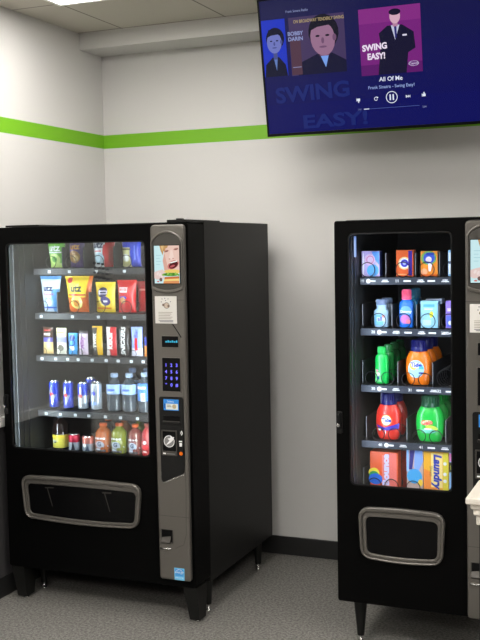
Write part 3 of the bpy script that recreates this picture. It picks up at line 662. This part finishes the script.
# ---- bottles and cans
def bottle(name, label, cat, group, prof, mats, loc, mloc, capprof=None, capm=None, decals=(), n=28, p=2., dy=0., ribs=0, lblspan=None):
    root = empty(name, (0, 0, 0))
    ry0 = max((q[2] if len(q) > 2 else q[1]) for q in prof)
    b = MB(); b.lathe(prof, mats, n, (0, ry0+.001), p=p)
    def mp(u, v, off):
        rx = ry = .01
        for i in range(len(prof)-1):
            if prof[i][0] <= v <= prof[i+1][0]:
                t = (v-prof[i][0])/max(1e-6, prof[i+1][0]-prof[i][0]); a, c = prof[i], prof[i+1]
                rx = a[1]*(1-t)+c[1]*t; ry = (a[2] if len(a) > 2 else a[1])*(1-t)+(c[2] if len(c) > 2 else c[1])*t; break
        k = max(-.98, min(.98, u/rx)); y = -(ry*(1-abs(k)**p)**(1/p))
        nx = k*.8; return (k*rx+nx*off, ry0+.001+y-off, v)
    b.deco(decals, mp, .0007, .0004); b.build('bottle_body' if capprof else 'can_body', root)
    if capprof:
        c = MB(); c.lathe(capprof, capm, 20, (0, ry0+.001))
        z0, r0 = capprof[0][0], capprof[0][1]; z1 = capprof[-1][0]
        if ribs:
            for i in range(ribs):
                a = 2*PI*i/ribs; c.box(r0*math.cos(a)-.0012, ry0+.001+r0*math.sin(a)-.0012, z0+.003, r0*math.cos(a)+.0012, ry0+.001+r0*math.sin(a)+.0012, z1-.004, capm, .0004)
        c.build('cap', root)
    return place(root, label, cat, group, mloc, loc[0], loc[1]+dy, loc[2])
ALU = mat('aluminium_can', (.6, .61, .63), .25, metal=1)
def can(px0, px1, pyt, row, body, top, label, decf=lambda r, h: [], dy=0., group='drinks in the wide vending machine'):
    x, w, h = snack(px0, px1, pyt, row, 0); r = w/2
    prof = [(0, r*.78), (h*.035, r*.97), (h*.05, r), (h*.5, r), (h*.51, r), (h*.87, r), (h*.93, r*.86), (h*.96, r*.84), (h*.985, r*.86), (h, r*.80)]
    return bottle('drink_can', label, 'drink can', group, prof, [ALU, ALU, body, body, top, top, ALU, ALU, ALU], (x, PY, LT[row]), ML, decals=decf(r, h), dy=dy)
blu = mat('can_blue', S(30, 60, 190), .25, metal=.4); slv = mat('can_silver', S(196, 206, 220), .25, metal=.6)
rb = lambda c1, c2: (lambda r, h: [d_poly([(-r*.8, h*.5), (0, h*.86), (r*.1, h*.5)], c1, 2), d_poly([(-r*.1, h*.5), (r*.05, h*.12), (r*.8, h*.5)], c2, 2), d_disk(0, h*.5, r*.36, rd), d_text('Red Bull', 0, h*.30, r*.42, W_, rot=PI/2)])
can(46.5, 55.5, 381, 3, blu, blu, 'blue and silver slim can at the left end of the fourth tray', rb(slv, slv))
can(60.5, 69.5, 382, 3, blu, blu, 'blue and silver slim can, second along the fourth tray', rb(slv, slv))
can(75, 84.5, 383, 3, slv, blu, 'slim can with a blue top and silver foot on the fourth tray', lambda r, h: [d_rect(-r*.12, h*.1, r*.2, h*.9, W_, 6), d_disk(0, h*.5, r*.36, rd)])
can(88, 98, 383, 3, slv, slv, 'plain silver slim can beside the water bottles', lambda r, h: [d_disk(0, h*.6, r*.36, bl), d_rect(-r*.5, h*.2, r*.5, h*.3, F(120, 150, 210), 5)])
can(75.5, 85, 380, 3, blu, blu, 'blue slim can standing behind the silver footed one', dy=.07)
PET = mat('clear_pet_plastic', (.05, .062, .078), .08, coat=.6)
def pet(px0, px1, pyt, row, liquid, lblm, capm, label, z0=.30, z1=.62, decf=lambda r, h: [], dy=0., upper=None):
    x, w, h = snack(px0, px1, pyt, row, 0); r = w/2; up = upper or liquid
    pr = [(0, .80), (.015, .95), (.05, 1), (.09, .95), (.13, 1), (.17, .95), (.21, 1), (z0, 1), (z0+.004, 1.015), (z1-.004, 1.015), (z1, 1), (.70, .93), (.77, .74), (.83, .48), (.87, .40), (.895, .40)]
    prof = [(a*h, c*r) for a, c in pr]; ms = [liquid]*7+[lblm]*3+[up]*5
    cp = [(.895*h, .44*r), (.90*h, .46*r), (.985*h, .46*r), (h, .42*r)]
    return bottle('drink_bottle', label, 'drink bottle', 'drinks in the wide vending machine', prof, ms, (x, PY, LT[row]), ML, cp, capm, decf(r, h), dy=dy, ribs=14)
capw = ink(150, 170, 200); lb = ink(150, 180, 225); lb2 = ink(70, 130, 215)
wl = lambda r, h: [d_rect(-r*.5, h*.55, r*.5, h*.60, ink(60, 90, 190), 4), d_rect(-r*.6, h*.50, r*.3, h*.52, W_, 4)]
pet(103, 117, 375, 3, PET, lb, capw, 'clear water bottle, left one of the front pair', .46, .72, wl)
pet(118, 132, 375, 3, PET, lb, capw, 'clear water bottle, right one of the front pair', .46, .72, wl)
pet(134.5, 147, 374, 3, PET, lb2, capw, 'water bottle with a bright blue label near the window edge', .30, .74, lambda r, h: [d_rect(-r*.1, h*.3, r*.5, h*.5, W_, 5), d_rect(-r*.7, h*.6, r*.6, h*.66, W_, 5), d_rect(r*.15, h*.32, r*.35, h*.48, ink(220, 170, 60), 3)])
for k, (a, c, dx) in enumerate(((113, 127, 'left'), (128, 142, 'right'))):
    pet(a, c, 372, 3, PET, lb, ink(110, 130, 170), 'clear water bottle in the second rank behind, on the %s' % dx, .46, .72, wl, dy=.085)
cola = mat('cola_liquid', (.012, .006, .005), .08, coat=.4); ora = mat('orange_drink', S(176, 84, 6), .12, coat=.4); ylw = mat('lime_drink', S(124, 132, 24), .12, coat=.4); pnk = mat('pink_drink', S(124, 56, 50), .12, coat=.4); redd = mat('red_drink', S(170, 40, 44), .12, coat=.4)
sil = ink(176, 186, 206)
pet(49, 62.5, 415.5, 4, cola, ink(205, 196, 80), ink(120, 140, 170), 'dark cola bottle with a yellow label on the bottom tray', .06, .42, lambda r, h: [d_poly([(-r*.9, h*.08), (-r*.9, h*.30), (r*.1, h*.26), (r*.5, h*.08)], sil, 2), d_disk(-r*.2, h*.2, r*.18, ink(40, 50, 80)), d_rect(-r*.75, h*.34, r*.85, h*.41, ink(225, 200, 60), 6)])
can(66, 76, 435, 4, slv, mat('can_red', S(170, 30, 60), .25, metal=.4), 'silver can with a dark red top on the bottom tray', lambda r, h: [d_poly([(-r*.1, h*.06), (r*.6, h*.06), (r*.3, h*.55)], ink(30, 30, 40), 2)])
can(79.5, 90.5, 437, 4, slv, mat('can_rose', S(196, 120, 110), .25, metal=.4), 'silver can with a rose top on the bottom tray', lambda r, h: [d_disk(-r*.2, h*.4, r*.3, W_), d_poly([(-r*.1, h*.06), (r*.6, h*.06), (r*.4, h*.4)], ink(60, 70, 90), 2)])
gt = lambda r, h: [d_rect(-r*.9, h*.03, r*.9, h*.12, ink(50, 44, 46), 6), d_poly([(-r*.9, h*.12), (-r*.9, h*.42), (r*.9, h*.26), (r*.9, h*.12)], sil, 3), d_disk(0, h*.30, r*.55, sil, h*.11), d_rect(-r*.5, h*.1, r*.1, h*.2, sil, 4), d_text('G', 0, h*.3, r*.7, ink(50, 60, 90), bold=.04)]+[d_disk(r*(-.5+.34*i), h*.50, r*.13, W_) for i in range(4)]
ocap = ink(226, 100, 40)
pet(91.5, 106, 425, 4, ora, ora, ocap, 'orange sports drink on the bottom tray', .12, .40, gt)
pet(107.5, 122, 425, 4, ylw, ylw, ocap, 'yellow green sports drink with an orange cap', .12, .40, gt)
pet(125, 138, 426, 4, pnk, pnk, ocap, 'pinkish brown sports drink with an orange cap', .12, .40, gt)
pet(138.5, 149.5, 425, 4, redd, redd, ink(170, 70, 50), 'red sports drink at the right end of the bottom tray', .12, .40, lambda r, h: [d_rect(-r*.6, h*.1, r*.6, h*.34, ink(222, 40, 50), 5), d_rect(-r*.3, h*.12, r*.3, h*.18, W_, 4), d_disk(0, h*.42, r*.3, W_)])
for a, m, lab in ((88, cola, 'dark soda bottle behind the rose topped can'), (104, ora, 'orange sports drink in the second rank'), (120, ylw, 'yellow green sports drink in the second rank'), (136, pnk, 'pinkish sports drink in the second rank')):
    pet(a, a+14, 422, 4, m, m, ocap, lab, .12, .40, dy=.09)

# ---- laundry goods in the narrow machine
G2 = 'laundry goods in the narrow vending machine'
def rb_(px0, px1, pyt, row):
    x0, x1 = xR(px0, pyt), xR(px1, pyt); zt = at((px0+px1)/2, pyt, RY+PY).z
    return (x0+x1)/2, x1-x0, zt-RT[row]-ZW
def carton(px0, px1, pyt, row, depth, m, decf, label, dy=0., side=None, h=None, name='detergent_box'):
    x, w, hh = rb_(px0, px1, pyt, row); h = h or hh
    b = MB(); b.box(-w/2, .001, 0, w/2, .001+depth, h, m, .0015)
    b.deco(decf(w, h), flat(.001), .0004, .0002)
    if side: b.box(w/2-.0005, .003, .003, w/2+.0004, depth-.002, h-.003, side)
    o = b.build(name); return place(o, label, 'carton', G2, MR, x, PY+dy, RT[row])
ip = ink
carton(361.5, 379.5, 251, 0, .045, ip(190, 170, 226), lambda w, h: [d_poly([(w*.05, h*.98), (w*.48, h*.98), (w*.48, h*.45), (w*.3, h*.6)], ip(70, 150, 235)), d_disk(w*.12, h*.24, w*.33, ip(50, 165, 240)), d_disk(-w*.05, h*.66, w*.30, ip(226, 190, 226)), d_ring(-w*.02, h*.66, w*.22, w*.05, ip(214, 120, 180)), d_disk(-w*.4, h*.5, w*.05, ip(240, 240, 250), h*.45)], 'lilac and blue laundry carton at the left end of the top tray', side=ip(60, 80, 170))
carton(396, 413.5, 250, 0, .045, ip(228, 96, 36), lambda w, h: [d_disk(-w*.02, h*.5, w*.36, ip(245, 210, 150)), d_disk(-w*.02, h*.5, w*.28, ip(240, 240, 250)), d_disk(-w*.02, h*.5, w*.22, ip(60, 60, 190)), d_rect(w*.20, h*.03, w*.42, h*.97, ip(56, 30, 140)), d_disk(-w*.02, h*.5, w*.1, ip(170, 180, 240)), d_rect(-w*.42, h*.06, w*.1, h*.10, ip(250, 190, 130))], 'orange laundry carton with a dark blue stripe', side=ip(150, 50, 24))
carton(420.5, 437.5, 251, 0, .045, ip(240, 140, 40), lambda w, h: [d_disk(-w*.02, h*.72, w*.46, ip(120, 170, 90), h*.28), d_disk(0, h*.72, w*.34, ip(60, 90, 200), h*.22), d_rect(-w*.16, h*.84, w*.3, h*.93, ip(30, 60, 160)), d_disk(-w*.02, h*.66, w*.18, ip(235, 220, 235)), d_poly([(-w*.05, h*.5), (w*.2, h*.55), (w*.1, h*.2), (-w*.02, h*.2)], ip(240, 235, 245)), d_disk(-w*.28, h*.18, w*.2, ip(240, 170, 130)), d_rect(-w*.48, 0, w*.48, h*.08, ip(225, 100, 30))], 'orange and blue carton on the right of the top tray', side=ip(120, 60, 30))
carton(448, 462, 250, 0, .045, ip(150, 200, 240), lambda w, h: [d_rect(-w*.46, h*.08, -w*.26, h*.9, ip(235, 240, 250)), d_rect(-w*.46, h*.48, w*.4, h*.53, ip(40, 60, 120))], 'light blue carton cut off by the window edge, top tray')
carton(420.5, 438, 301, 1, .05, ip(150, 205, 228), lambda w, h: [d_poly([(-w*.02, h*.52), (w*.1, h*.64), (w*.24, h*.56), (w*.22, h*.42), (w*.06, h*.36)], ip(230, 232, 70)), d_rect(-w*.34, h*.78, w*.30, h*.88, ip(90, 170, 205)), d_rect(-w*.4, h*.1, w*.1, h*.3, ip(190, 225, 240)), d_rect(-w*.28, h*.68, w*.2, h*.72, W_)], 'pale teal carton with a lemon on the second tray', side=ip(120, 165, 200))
carton(421, 438, 300, 1, .05, ip(190, 200, 226), lambda w, h: [], 'pale carton directly behind the lemon printed one', dy=.092)
carton(445.5, 462, 301, 1, .05, ip(150, 120, 215), lambda w, h: [d_rect(-w*.45, h*.05, w*.3, h*.45, ip(90, 110, 225)), d_rect(-w*.4, h*.62, w*.2, h*.74, ip(225, 210, 245)), d_disk(-w*.2, h*.2, w*.14, W_)], 'purple carton cut off by the window edge, second tray')
def jug(px0, px1, pyt, row, body, capm, decf, label, neck=.62, capw=.42, dy=0., p=2.3, shape='jug', depth=.62, ribs=20):
    x, w, h = rb_(px0, px1, pyt, row); r = w/2
    if shape == 'jug': pr = [(0, .70), (.02, .77), (.10, .88), (.25, .98), (.38, 1), (.50, .98), (.60, .92), (.68, .80), (.735, .69), (.75, .66)]
    elif shape == 'slim': pr = [(0, .88), (.02, .98), (.30, 1), (.48, .98), (.54, .94), (.60, 1), (.68, .97), (.76, .86), (.795, .70), (.80, .66)]
    elif shape == 'round': pr = [(0, .84), (.02, .93), (.20, .96), (.40, 1), (.56, .99), (.64, .92), (.69, .78), (.72, .62), (.73, .6)]
    else: pr = [(0, .9), (.02, .98), (.25, .98), (.50, 1), (.58, .97), (.63, .82), (.66, .66), (.74, .64), (.80, .70), (.81, .62)]
    prof = [(a*h, c*r, c*r*depth) for a, c in pr]; t = pr[-1][0]
    k = {'jug': .60, 'slim': .60, 'round': .60, 'white': .70}[shape]
    cp = [(t*h, k*r), ((t+.015)*h, k*r*1.04), ((t+.10)*h, k*r*1.0), ((t+.11)*h, k*r*.93), (.985*h, k*r*.90), (h, k*r*.82)]
    if shape in ('slim', 'white'): cp = [(t*h, k*r), (.985*h, k*r), (h, k*r*.94)]
    return bottle('detergent_bottle', label, 'detergent bottle', G2, prof, body, (x, PY, RT[row]), MR, cp, capm, decf(r, h), p=p, dy=dy, ribs=ribs)
PL = lambda n, r, g, b_: mat(n, S(r, g, b_), .28, coat=.2)
wb = PL('white_blue_plastic', 170, 205, 236); wcap = PL('grey_blue_cap', 120, 140, 175)
jug(373, 388, 299.5, 1, wb, wcap, lambda r, h: [d_rect(-r*.8, h*.08, r*.3, h*.46, ip(110, 190, 235), 6), d_rect(-r*.5, h*.22, r*.6, h*.36, ip(215, 225, 240), 5), d_disk(r*.35, h*.40, r*.2, ip(235, 150, 140)), d_text('all', -r*.1, h*.30, r*.7, ip(40, 80, 180), bold=.03)], 'white and pale blue bottle at the left of the second tray', shape='white', p=3.4)
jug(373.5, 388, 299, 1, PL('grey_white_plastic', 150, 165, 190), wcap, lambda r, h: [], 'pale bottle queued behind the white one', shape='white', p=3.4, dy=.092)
jug(398, 413, 289.5, 1, PL('azure_plastic', 30, 110, 215), PL('pink_cap', 236, 90, 130), lambda r, h: [d_disk(0, h*.44, r*.72, ip(110, 170, 235), h*.13), d_disk(-r*.1, h*.22, r*.62, ip(200, 120, 190), h*.12), d_disk(r*.3, h*.16, r*.3, ip(235, 130, 150)), d_text('Downy', 0, h*.42, r*.5, W_, bold=.03)], 'bright blue softener bottle with a pink cap', shape='round', p=2.6)
for k, dy in enumerate((.092, .178)):
    jug(398.5, 413, 290, 1, PL('teal_plastic', 20, 110, 150), PL('teal_cap', 30, 120, 150), lambda r, h: [], ['teal bottle first behind the pink capped one', 'teal bottle farthest behind the pink capped one'][k], shape='round', p=2.6, dy=dy)
gr = PL('bright_green_plastic', 20, 190, 80)
jug(374, 387.5, 347, 2, gr, gr, lambda r, h: [d_poly([(-r*.9, h*.05), (-r*.9, h*.42), (-r*.2, h*.24), (r*.1, h*.05)], ip(110, 225, 130), 2), d_disk(-r*.45, h*.26, r*.3, ip(225, 235, 200)), d_disk(-r*.4, h*.16, r*.2, ip(40, 120, 200)), d_disk(-r*.55, h*.36, r*.18, ip(240, 150, 170))], 'slim green bottle at the front of the third tray', shape='slim', p=3.)
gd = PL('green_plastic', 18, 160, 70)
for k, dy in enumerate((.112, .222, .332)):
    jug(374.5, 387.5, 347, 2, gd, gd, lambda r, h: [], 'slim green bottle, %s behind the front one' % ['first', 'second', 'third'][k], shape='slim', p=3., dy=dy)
tor = PL('orange_plastic', 240, 120, 20); navy = PL('navy_cap', 14, 18, 96); tred = PL('red_plastic', 228, 52, 40); tgr = PL('green_gain_plastic', 22, 185, 66); dgc = PL('dark_green_cap', 8, 78, 46)
tide = lambda oval: (lambda r, h: [d_disk(-r*.12, h*.36, r*.62, ip(170, 215, 240), h*.20), d_disk(-r*.30, h*.43, r*.30, ip(250, 200, 40)), d_disk(-r*.10, h*.45, r*.36, ip(245, 245, 250), h*.07), d_text('Tide', -r*.10, h*.45, r*.46, ip(20, 50, 180), bold=.04), d_rect(r*.10, h*.26, r*.45, h*.29, ip(40, 40, 140), 4), d_rect(r*.12, h*.36, r*.44, h*.42, ip(90, 180, 235), 4)])
jug(404, 430.5, 340.5, 2, tor, navy, tide(1), 'orange detergent bottle with a navy cap, foremost of its queue')
for k, dy in enumerate((.112, .222)):
    jug(404.5, 430.5, 341, 2, tor, navy, lambda r, h: [d_disk(0, h*.36, r*.5, ip(170, 190, 220), h*.16)], 'orange detergent bottle with a navy cap, %s in its queue' % ['second', 'last'][k], dy=dy)
jug(374, 399.5, 393.5, 3, tred, navy, lambda r, h: [d_disk(-r*.05, h*.42, r*.42, ip(250, 170, 60)), d_disk(-r*.05, h*.42, r*.36, ip(245, 245, 250)), d_text('Tide', -r*.05, h*.42, r*.42, ip(20, 50, 180), bold=.04), d_poly([(-r*.86, h*.32), (-r*.2, h*.26), (r*.9, h*.36), (r*.84, h*.24), (0, h*.20), (-r*.6, h*.22)], ip(60, 40, 170), 2), d_disk(-r*.6, h*.22, r*.12, W_)], 'red detergent bottle with a navy cap at the front of the fourth tray')
jug(374.5, 399.5, 394, 3, tred, navy, lambda r, h: [], 'red detergent bottle with a navy cap queued behind', dy=.112)
jug(414, 443, 396, 3, tgr, dgc, lambda r, h: [d_disk(-r*.12, h*.42, r*.36, ip(240, 225, 190), h*.055, rot=.2), d_text('Gain', -r*.12, h*.42, r*.42, ip(226, 60, 60), rot=.1, bold=.04), d_disk(r*.2, h*.31, r*.42, ip(190, 220, 70), h*.055, rot=-.2), d_disk(0, h*.24, r*.5, ip(120, 215, 190), h*.05), d_rect(-r*.3, h*.27, r*.2, h*.30, W_, 4)], 'green detergent bottle with a dark green cap, foremost of its queue')
for k, dy in enumerate((.112, .222, .332)):
    jug(414.5, 443, 397, 3, tgr, tgr, lambda r, h: [], 'green detergent bottle, %s behind the dark capped front one' % ['first', 'second', 'third'][k], dy=dy)
carton(370, 397.5, 452, 4, .07, ip(236, 96, 50), lambda w, h: [d_rect(w*.20, h*.02, w*.46, h*.98, ip(240, 120, 110)), d_disk(-w*.36, h*.46, w*.2, ip(240, 220, 60), h*.12), d_disk(-w*.36, h*.40, w*.18, ip(60, 160, 90), h*.10), d_disk(-w*.30, h*.30, w*.26, ip(40, 110, 225), h*.14), d_rect(-w*.06, h*.16, w*.22, h*.92, ip(232, 130, 120)), d_text('Bounce', w*.08, h*.55, w*.31, ip(215, 210, 250), rot=PI/2, bold=.06, sx=1.2)], 'orange dryer sheet box standing on the bottom tray')
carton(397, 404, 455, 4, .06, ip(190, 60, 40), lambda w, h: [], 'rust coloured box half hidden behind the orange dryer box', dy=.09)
carton(406.5, 423, 450, 4, .06, ip(200, 170, 160), lambda w, h: [d_poly([(-w*.3, h), (w*.0, h), (-w*.16, h*.55), (-w*.36, h*.55)], ip(50, 50, 130)), d_poly([(w*.0, h), (w*.45, h), (w*.5, h*.75), (w*.2, h*.5), (-w*.05, h*.6)], ip(130, 165, 230)), d_disk(-w*.02, h*.40, w*.46, ip(70, 165, 226), h*.17), d_rect(-w*.5, h*.5, -w*.36, h, ip(150, 190, 240)), d_disk(w*.34, h*.26, w*.14, ip(240, 200, 60), h*.08)], 'blue swirled carton left of the yellow laundry box')
carton(423.5, 448.5, 452, 4, .06, ip(238, 176, 50), lambda w, h: [d_rect(w*.28, h*.02, w*.49, h*.98, ip(226, 206, 60)), d_poly([(-w*.49, 0), (w*.1, 0), (-w*.1, h*.5), (-w*.49, h*.6)], ip(240, 140, 60)), d_rect(-w*.2, h*.18, w*.26, h*.97, ip(250, 222, 140)), d_text('Laundry', w*.05, h*.56, w*.42, ip(20, 50, 170), rot=-PI/2, bold=.05, shear=.2), d_disk(w*.36, h*.74, w*.07, W_), d_disk(w*.36, h*.5, w*.07, W_), d_disk(w*.36, h*.34, w*.07, W_), d_text('Sheets', -w*.2, h*.55, w*.16, ip(120, 110, 60), rot=-PI/2)], 'yellow and orange box lettered Laundry on the bottom tray')
carton(449, 460, 453, 4, .06, ip(150, 190, 235), lambda w, h: [d_rect(-w*.49, h*.8, w*.4, h*.98, ip(226, 130, 190)), d_rect(-w*.49, h*.55, w*.4, h*.78, ip(60, 56, 30)), d_text('oxi', -w*.3, h*.66, w*.3, ip(230, 225, 60), rot=-PI/2)], 'narrow blue and pink box against the right window edge')

# ------------------------------------------------------------------ television
TVX, TVY, TVZ, TW, TH, LEAN = at(268, 137, -.40).x, -.40, at(268, 137, -.40).z, 1.165, .655, math.radians(10.5)
tv = empty('television', (TVX, TVY, TVZ)); tv.rotation_euler = (LEAN, 0, 0)
tag(tv, 'flat screen television showing a music player, tilted above the right machine', 'television')
MB().box(0, 0, 0, TW, .034, TH, SATIN, .003).build('housing', tv)
b = MB(); be = .009
b.mesh2(plate([(0, 0), (TW, 0), (TW, TH), (0, TH)], [[(be, be+.004), (TW-be, be+.004), (TW-be, TH-be), (be, TH-be)]], .003, .001), GLOSS, -.002); b.build('bezel', tv)
NAVY = emis('screen_navy', S(10, 13, 90), .75)
b = MB(); b.add([(be, -.0006, be+.004), (TW-be, -.0006, be+.004), (TW-be, -.0006, TH-be), (be, -.0006, TH-be)], [(0, 1, 2, 3)], NAVY)
sc = .985                                             # photographed spots on the leaning screen: (along, up)
def q(u, v): return (u*sc, v*sc)
D = []
# purplish navy of the upper screen picture
D.append(d_rect(be, .40, TW-be, TH-be, lit(22, 23, 74)))
# earlier cover at the left: plain bust in blue tones
def bust(x0, z0, x1, z1, bg, skin, skin2, hair, coat, shirt, cx=.5, tilt=0., hd=.26):
    w, h = x1-x0, z1-z0; k = lambda a, c: (min(max(x0+a*w, x0), x1), min(max(z0+c*h, z0), z1)); E = []
    E.append(d_rect(x0, z0, x1, z1, bg))
    E.append(d_poly([k(cx-.48, 0), k(cx-.42, .22), k(cx-.12, .34), k(cx+.16, .34), k(cx+.42, .20), k(cx+.49, 0)], coat))
    E.append(d_poly([k(cx-.07, .34), k(cx+.10, .34), k(cx+.03, .10)], shirt))
    E.append(d_rect(*k(cx-.07, .30), *k(cx+.10, .45), skin2))
    r = hd*min(w, h); c_ = k(cx, .60)
    E.append(d_disk(c_[0]+.006, c_[1]+r*.35, r*.92, hair, r*1.02, rot=tilt)); E.append(d_disk(*c_, r*.74, skin, r, rot=tilt))
    E.append(d_poly([(c_[0]-r*.80, c_[1]+r*.45), (c_[0]-r*.5, c_[1]+r*1.2), (c_[0]+r*.5, c_[1]+r*1.25), (c_[0]+r*.85, c_[1]+r*.40), (c_[0]+r*.4, c_[1]+r*.72), (c_[0]-r*.3, c_[1]+r*.66)], hair))
    for s_ in (-1, 1): E.append(d_disk(c_[0]+s_*r*.30, c_[1]+r*.15, r*.13, hair, r*.06))
    E.append(d_disk(c_[0], c_[1]-r*.12, r*.09, skin2, r*.18)); E.append(d_disk(c_[0], c_[1]-r*.48, r*.24, skin2, r*.06)); E.append(d_disk(c_[0]+r*.72, c_[1], r*.12, skin2, r*.2))
    return E
D += bust(be+.003, .300, .138, .578, lit(24, 50, 190), lit(110, 118, 190), lit(70, 78, 140), lit(10, 12, 40), lit(14, 16, 44), lit(96, 124, 190), .5, 0, .42)
D += bust(.158, .296, .446, .578, lit(66, 52, 92), lit(150, 110, 140), lit(112, 78, 110), lit(16, 14, 34), lit(18, 18, 50), lit(120, 160, 235), .60, .15, .30)
D += [d_rect(.160, .30, .215, .47, lit(80, 52, 70)), d_text('BOBBY', .190, .500, .026, lit(140, 150, 200), bold=.03), d_text('DARIN', .190, .474, .026, lit(140, 150, 200), bold=.03), d_text('ON BROADWAY TENDERLY SWING', .315, .556, .0215, lit(170, 150, 110), sx=.75, bold=.02), d_rect(.166, .335, .212, .339, lit(130, 130, 170))]
# large cover: a plain stand-in - purple field, dark suited figure with arms out of sight
x0, z0, x1, z1 = .519, .266, .822, .580
MAG = lit(118, 34, 122)
D.append(d_rect(x0, z0, x1, z1, MAG)); D.append(d_rect(x0, z1-.07, x1, z1, lit(132, 44, 130))); D.append(d_rect(x0, z0, x1, z0+.05, lit(92, 24, 104)))
k = lambda a, c: (x0+a*(x1-x0), z0+c*(z1-z0))
D.append(d_poly([k(.28, 0), k(.34, .45), k(.32, .62), k(.46, .72), k(.70, .72), k(.88, .60), k(.90, .36), k(.78, .30), k(.74, 0)], lit(20, 18, 48)))
D.append(d_poly([k(.52, .72), k(.66, .72), k(.58, .50)], lit(196, 200, 226))); D.append(d_poly([k(.57, .70), k(.61, .70), k(.61, .54), k(.58, .52)], lit(40, 40, 110)))
D.append(d_rect(*k(.55, .70), *k(.63, .78), lit(180, 130, 160))); D.append(d_disk(*k(.59, .85), .026, lit(214, 170, 190), .034)); D.append(d_disk(*k(.59, .915), .029, lit(22, 18, 44), .015))
D.append(d_rect(*k(.70, .55), *k(.77, .575), lit(220, 216, 236)))
D.append(d_text('SWING', k(.24, .42)[0], k(.24, .42)[1], .040, lit(240, 226, 246), rot=.05, bold=.04, sx=.95)); D.append(d_text('EASY!', k(.26, .28)[0], k(.26, .28)[1], .040, lit(240, 226, 246), bold=.04, sx=.9))
D.append(d_disk(*k(.86, .13), .025, lit(220, 210, 240), .012)); D.append(d_disk(*k(.86, .13), .023, lit(100, 40, 120), .0105)); D.append(d_text('Capitol', *k(.86, .13), .014, lit(230, 220, 245)))
PW = lit(226, 232, 250)
D += [d_text('All Of Me', .664, .243, .029, PW, bold=.015), d_text('Frank Sinatra - Swing Easy!', .664, .207, .0215, lit(150, 170, 226), bold=.01), d_text('Frank Sinatra Radio', .206, .608, .0165, lit(150, 160, 205), sx=.9)]
D += [d_ring(.664, .155, .029, .0035, PW, 28), d_rect(.653, .141, .660, .169, PW), d_rect(.668, .141, .675, .169, PW)]
D += [d_ring(.585, .153, .0095, .003, PW, a0=.5, a1=5.8), d_poly([(.588, .163), (.598, .160), (.590, .152)], PW)]
D += [d_rect(.734, .147, .736, .160, PW), d_poly([(.737, .147), (.745, .1535), (.737, .160)], PW), d_poly([(.746, .147), (.754, .1535), (.746, .160)], PW), d_rect(.754, .147, .756, .160, PW)]
for cx, s_ in ((.497, -1), (.824, 1)):     # thumbs
    D += [d_rect(cx-.008, .154-.006, cx+.007, .154+.006, PW), d_poly([(cx-.003, .154), (cx+.005, .154), (cx+.001, .154+s_*.015), (cx-.003, .154+s_*.014)], PW), d_rect(cx-.0115, .154-.007, cx-.009, .154+.007, PW)]
D += [d_rect(.521, .1055, .800, .107, lit(90, 110, 180)), d_rect(.521, .1045, .548, .1085, PW), d_text('1:01', .500, .106, .012, lit(130, 140, 190)), d_text('2:04', .823, .0985, .012, lit(150, 160, 210))]
GH = lit(22, 36, 108)
D += [d_text('SWING', .26, .205, .105, GH, bold=.03, sx=1.15, rot=.03), d_text('EASY!', .37, .062, .090, GH, bold=.03, sx=1.55, rot=.01)]
D = [([(u*.961, v*.961) for u, v in vs_], fs_, m__) for vs_, fs_, m__ in D]
GR = 14
D[0:1] = [d_rect(be, TH-be-(TH-.16)*(i+1)/GR, TW-be, TH-be-(TH-.16)*i/GR, lit(int(24-12*i/GR), int(25-11*i/GR), int(72+16*i/GR))) for i in range(GR)]
b.deco(D, flat(-.0006), .0002, .00006); b.build('screen', tv)
m_ = MB(); m_.box(.25, .034, .2, TW-.25, .05, .42, SATIN, .002); m_.box(.42, .05, .24, .46, .28, .38, SATIN); m_.box(.70, .05, .24, .74, .28, .38, SATIN); m_.build('wall_bracket', tv)

# ------------------------------------------------------------------ half wall with moulded cap at the right edge
hw = empty('half_wall', (2.455, -1.91, 0)); tag(hw, 'black half wall with a cream moulded cap at the right edge', 'half wall')
CREAM = mat('cream_gloss_paint', (.60, .56, .49), .4)
b = MB(); b.box(.035, -.205, 0, 1.9, -.035, .862, mat('black_laminate', (.006, .006, .006), .4)); b.build('panel', hw)
b = MB(); ov = .0; z = .95
def slab(e, z0, z1, bev): b.box(-.0+e, -.243+e, z0, 1.94-e, -e, z1, CREAM, bev)
slab(0, .930, .95, .004); slab(.012, .912, .931, .006); slab(.020, .893, .913, .004); slab(.027, .862, .894, .005); b.build('moulded_cap', hw)

# ------------------------------------------------------------------ world and view
w = bpy.data.worlds.new('world'); SC.world = w; w.use_nodes = True
w.node_tree.nodes['Background'].inputs[0].default_value = (.5, .48, .44, 1); w.node_tree.nodes['Background'].inputs[1].default_value = .02
SC.view_settings.view_transform = 'Standard'; SC.view_settings.look = 'None'; SC.view_settings.gamma = 1; SC.view_settings.exposure = .34
SC.view_settings.use_curve_mapping = False
SC.cycles.max_bounces = 8; SC.cycles.transparent_max_bounces = 16; SC.cycles.use_denoising = True; SC.cycles.sample_clamp_indirect = 4
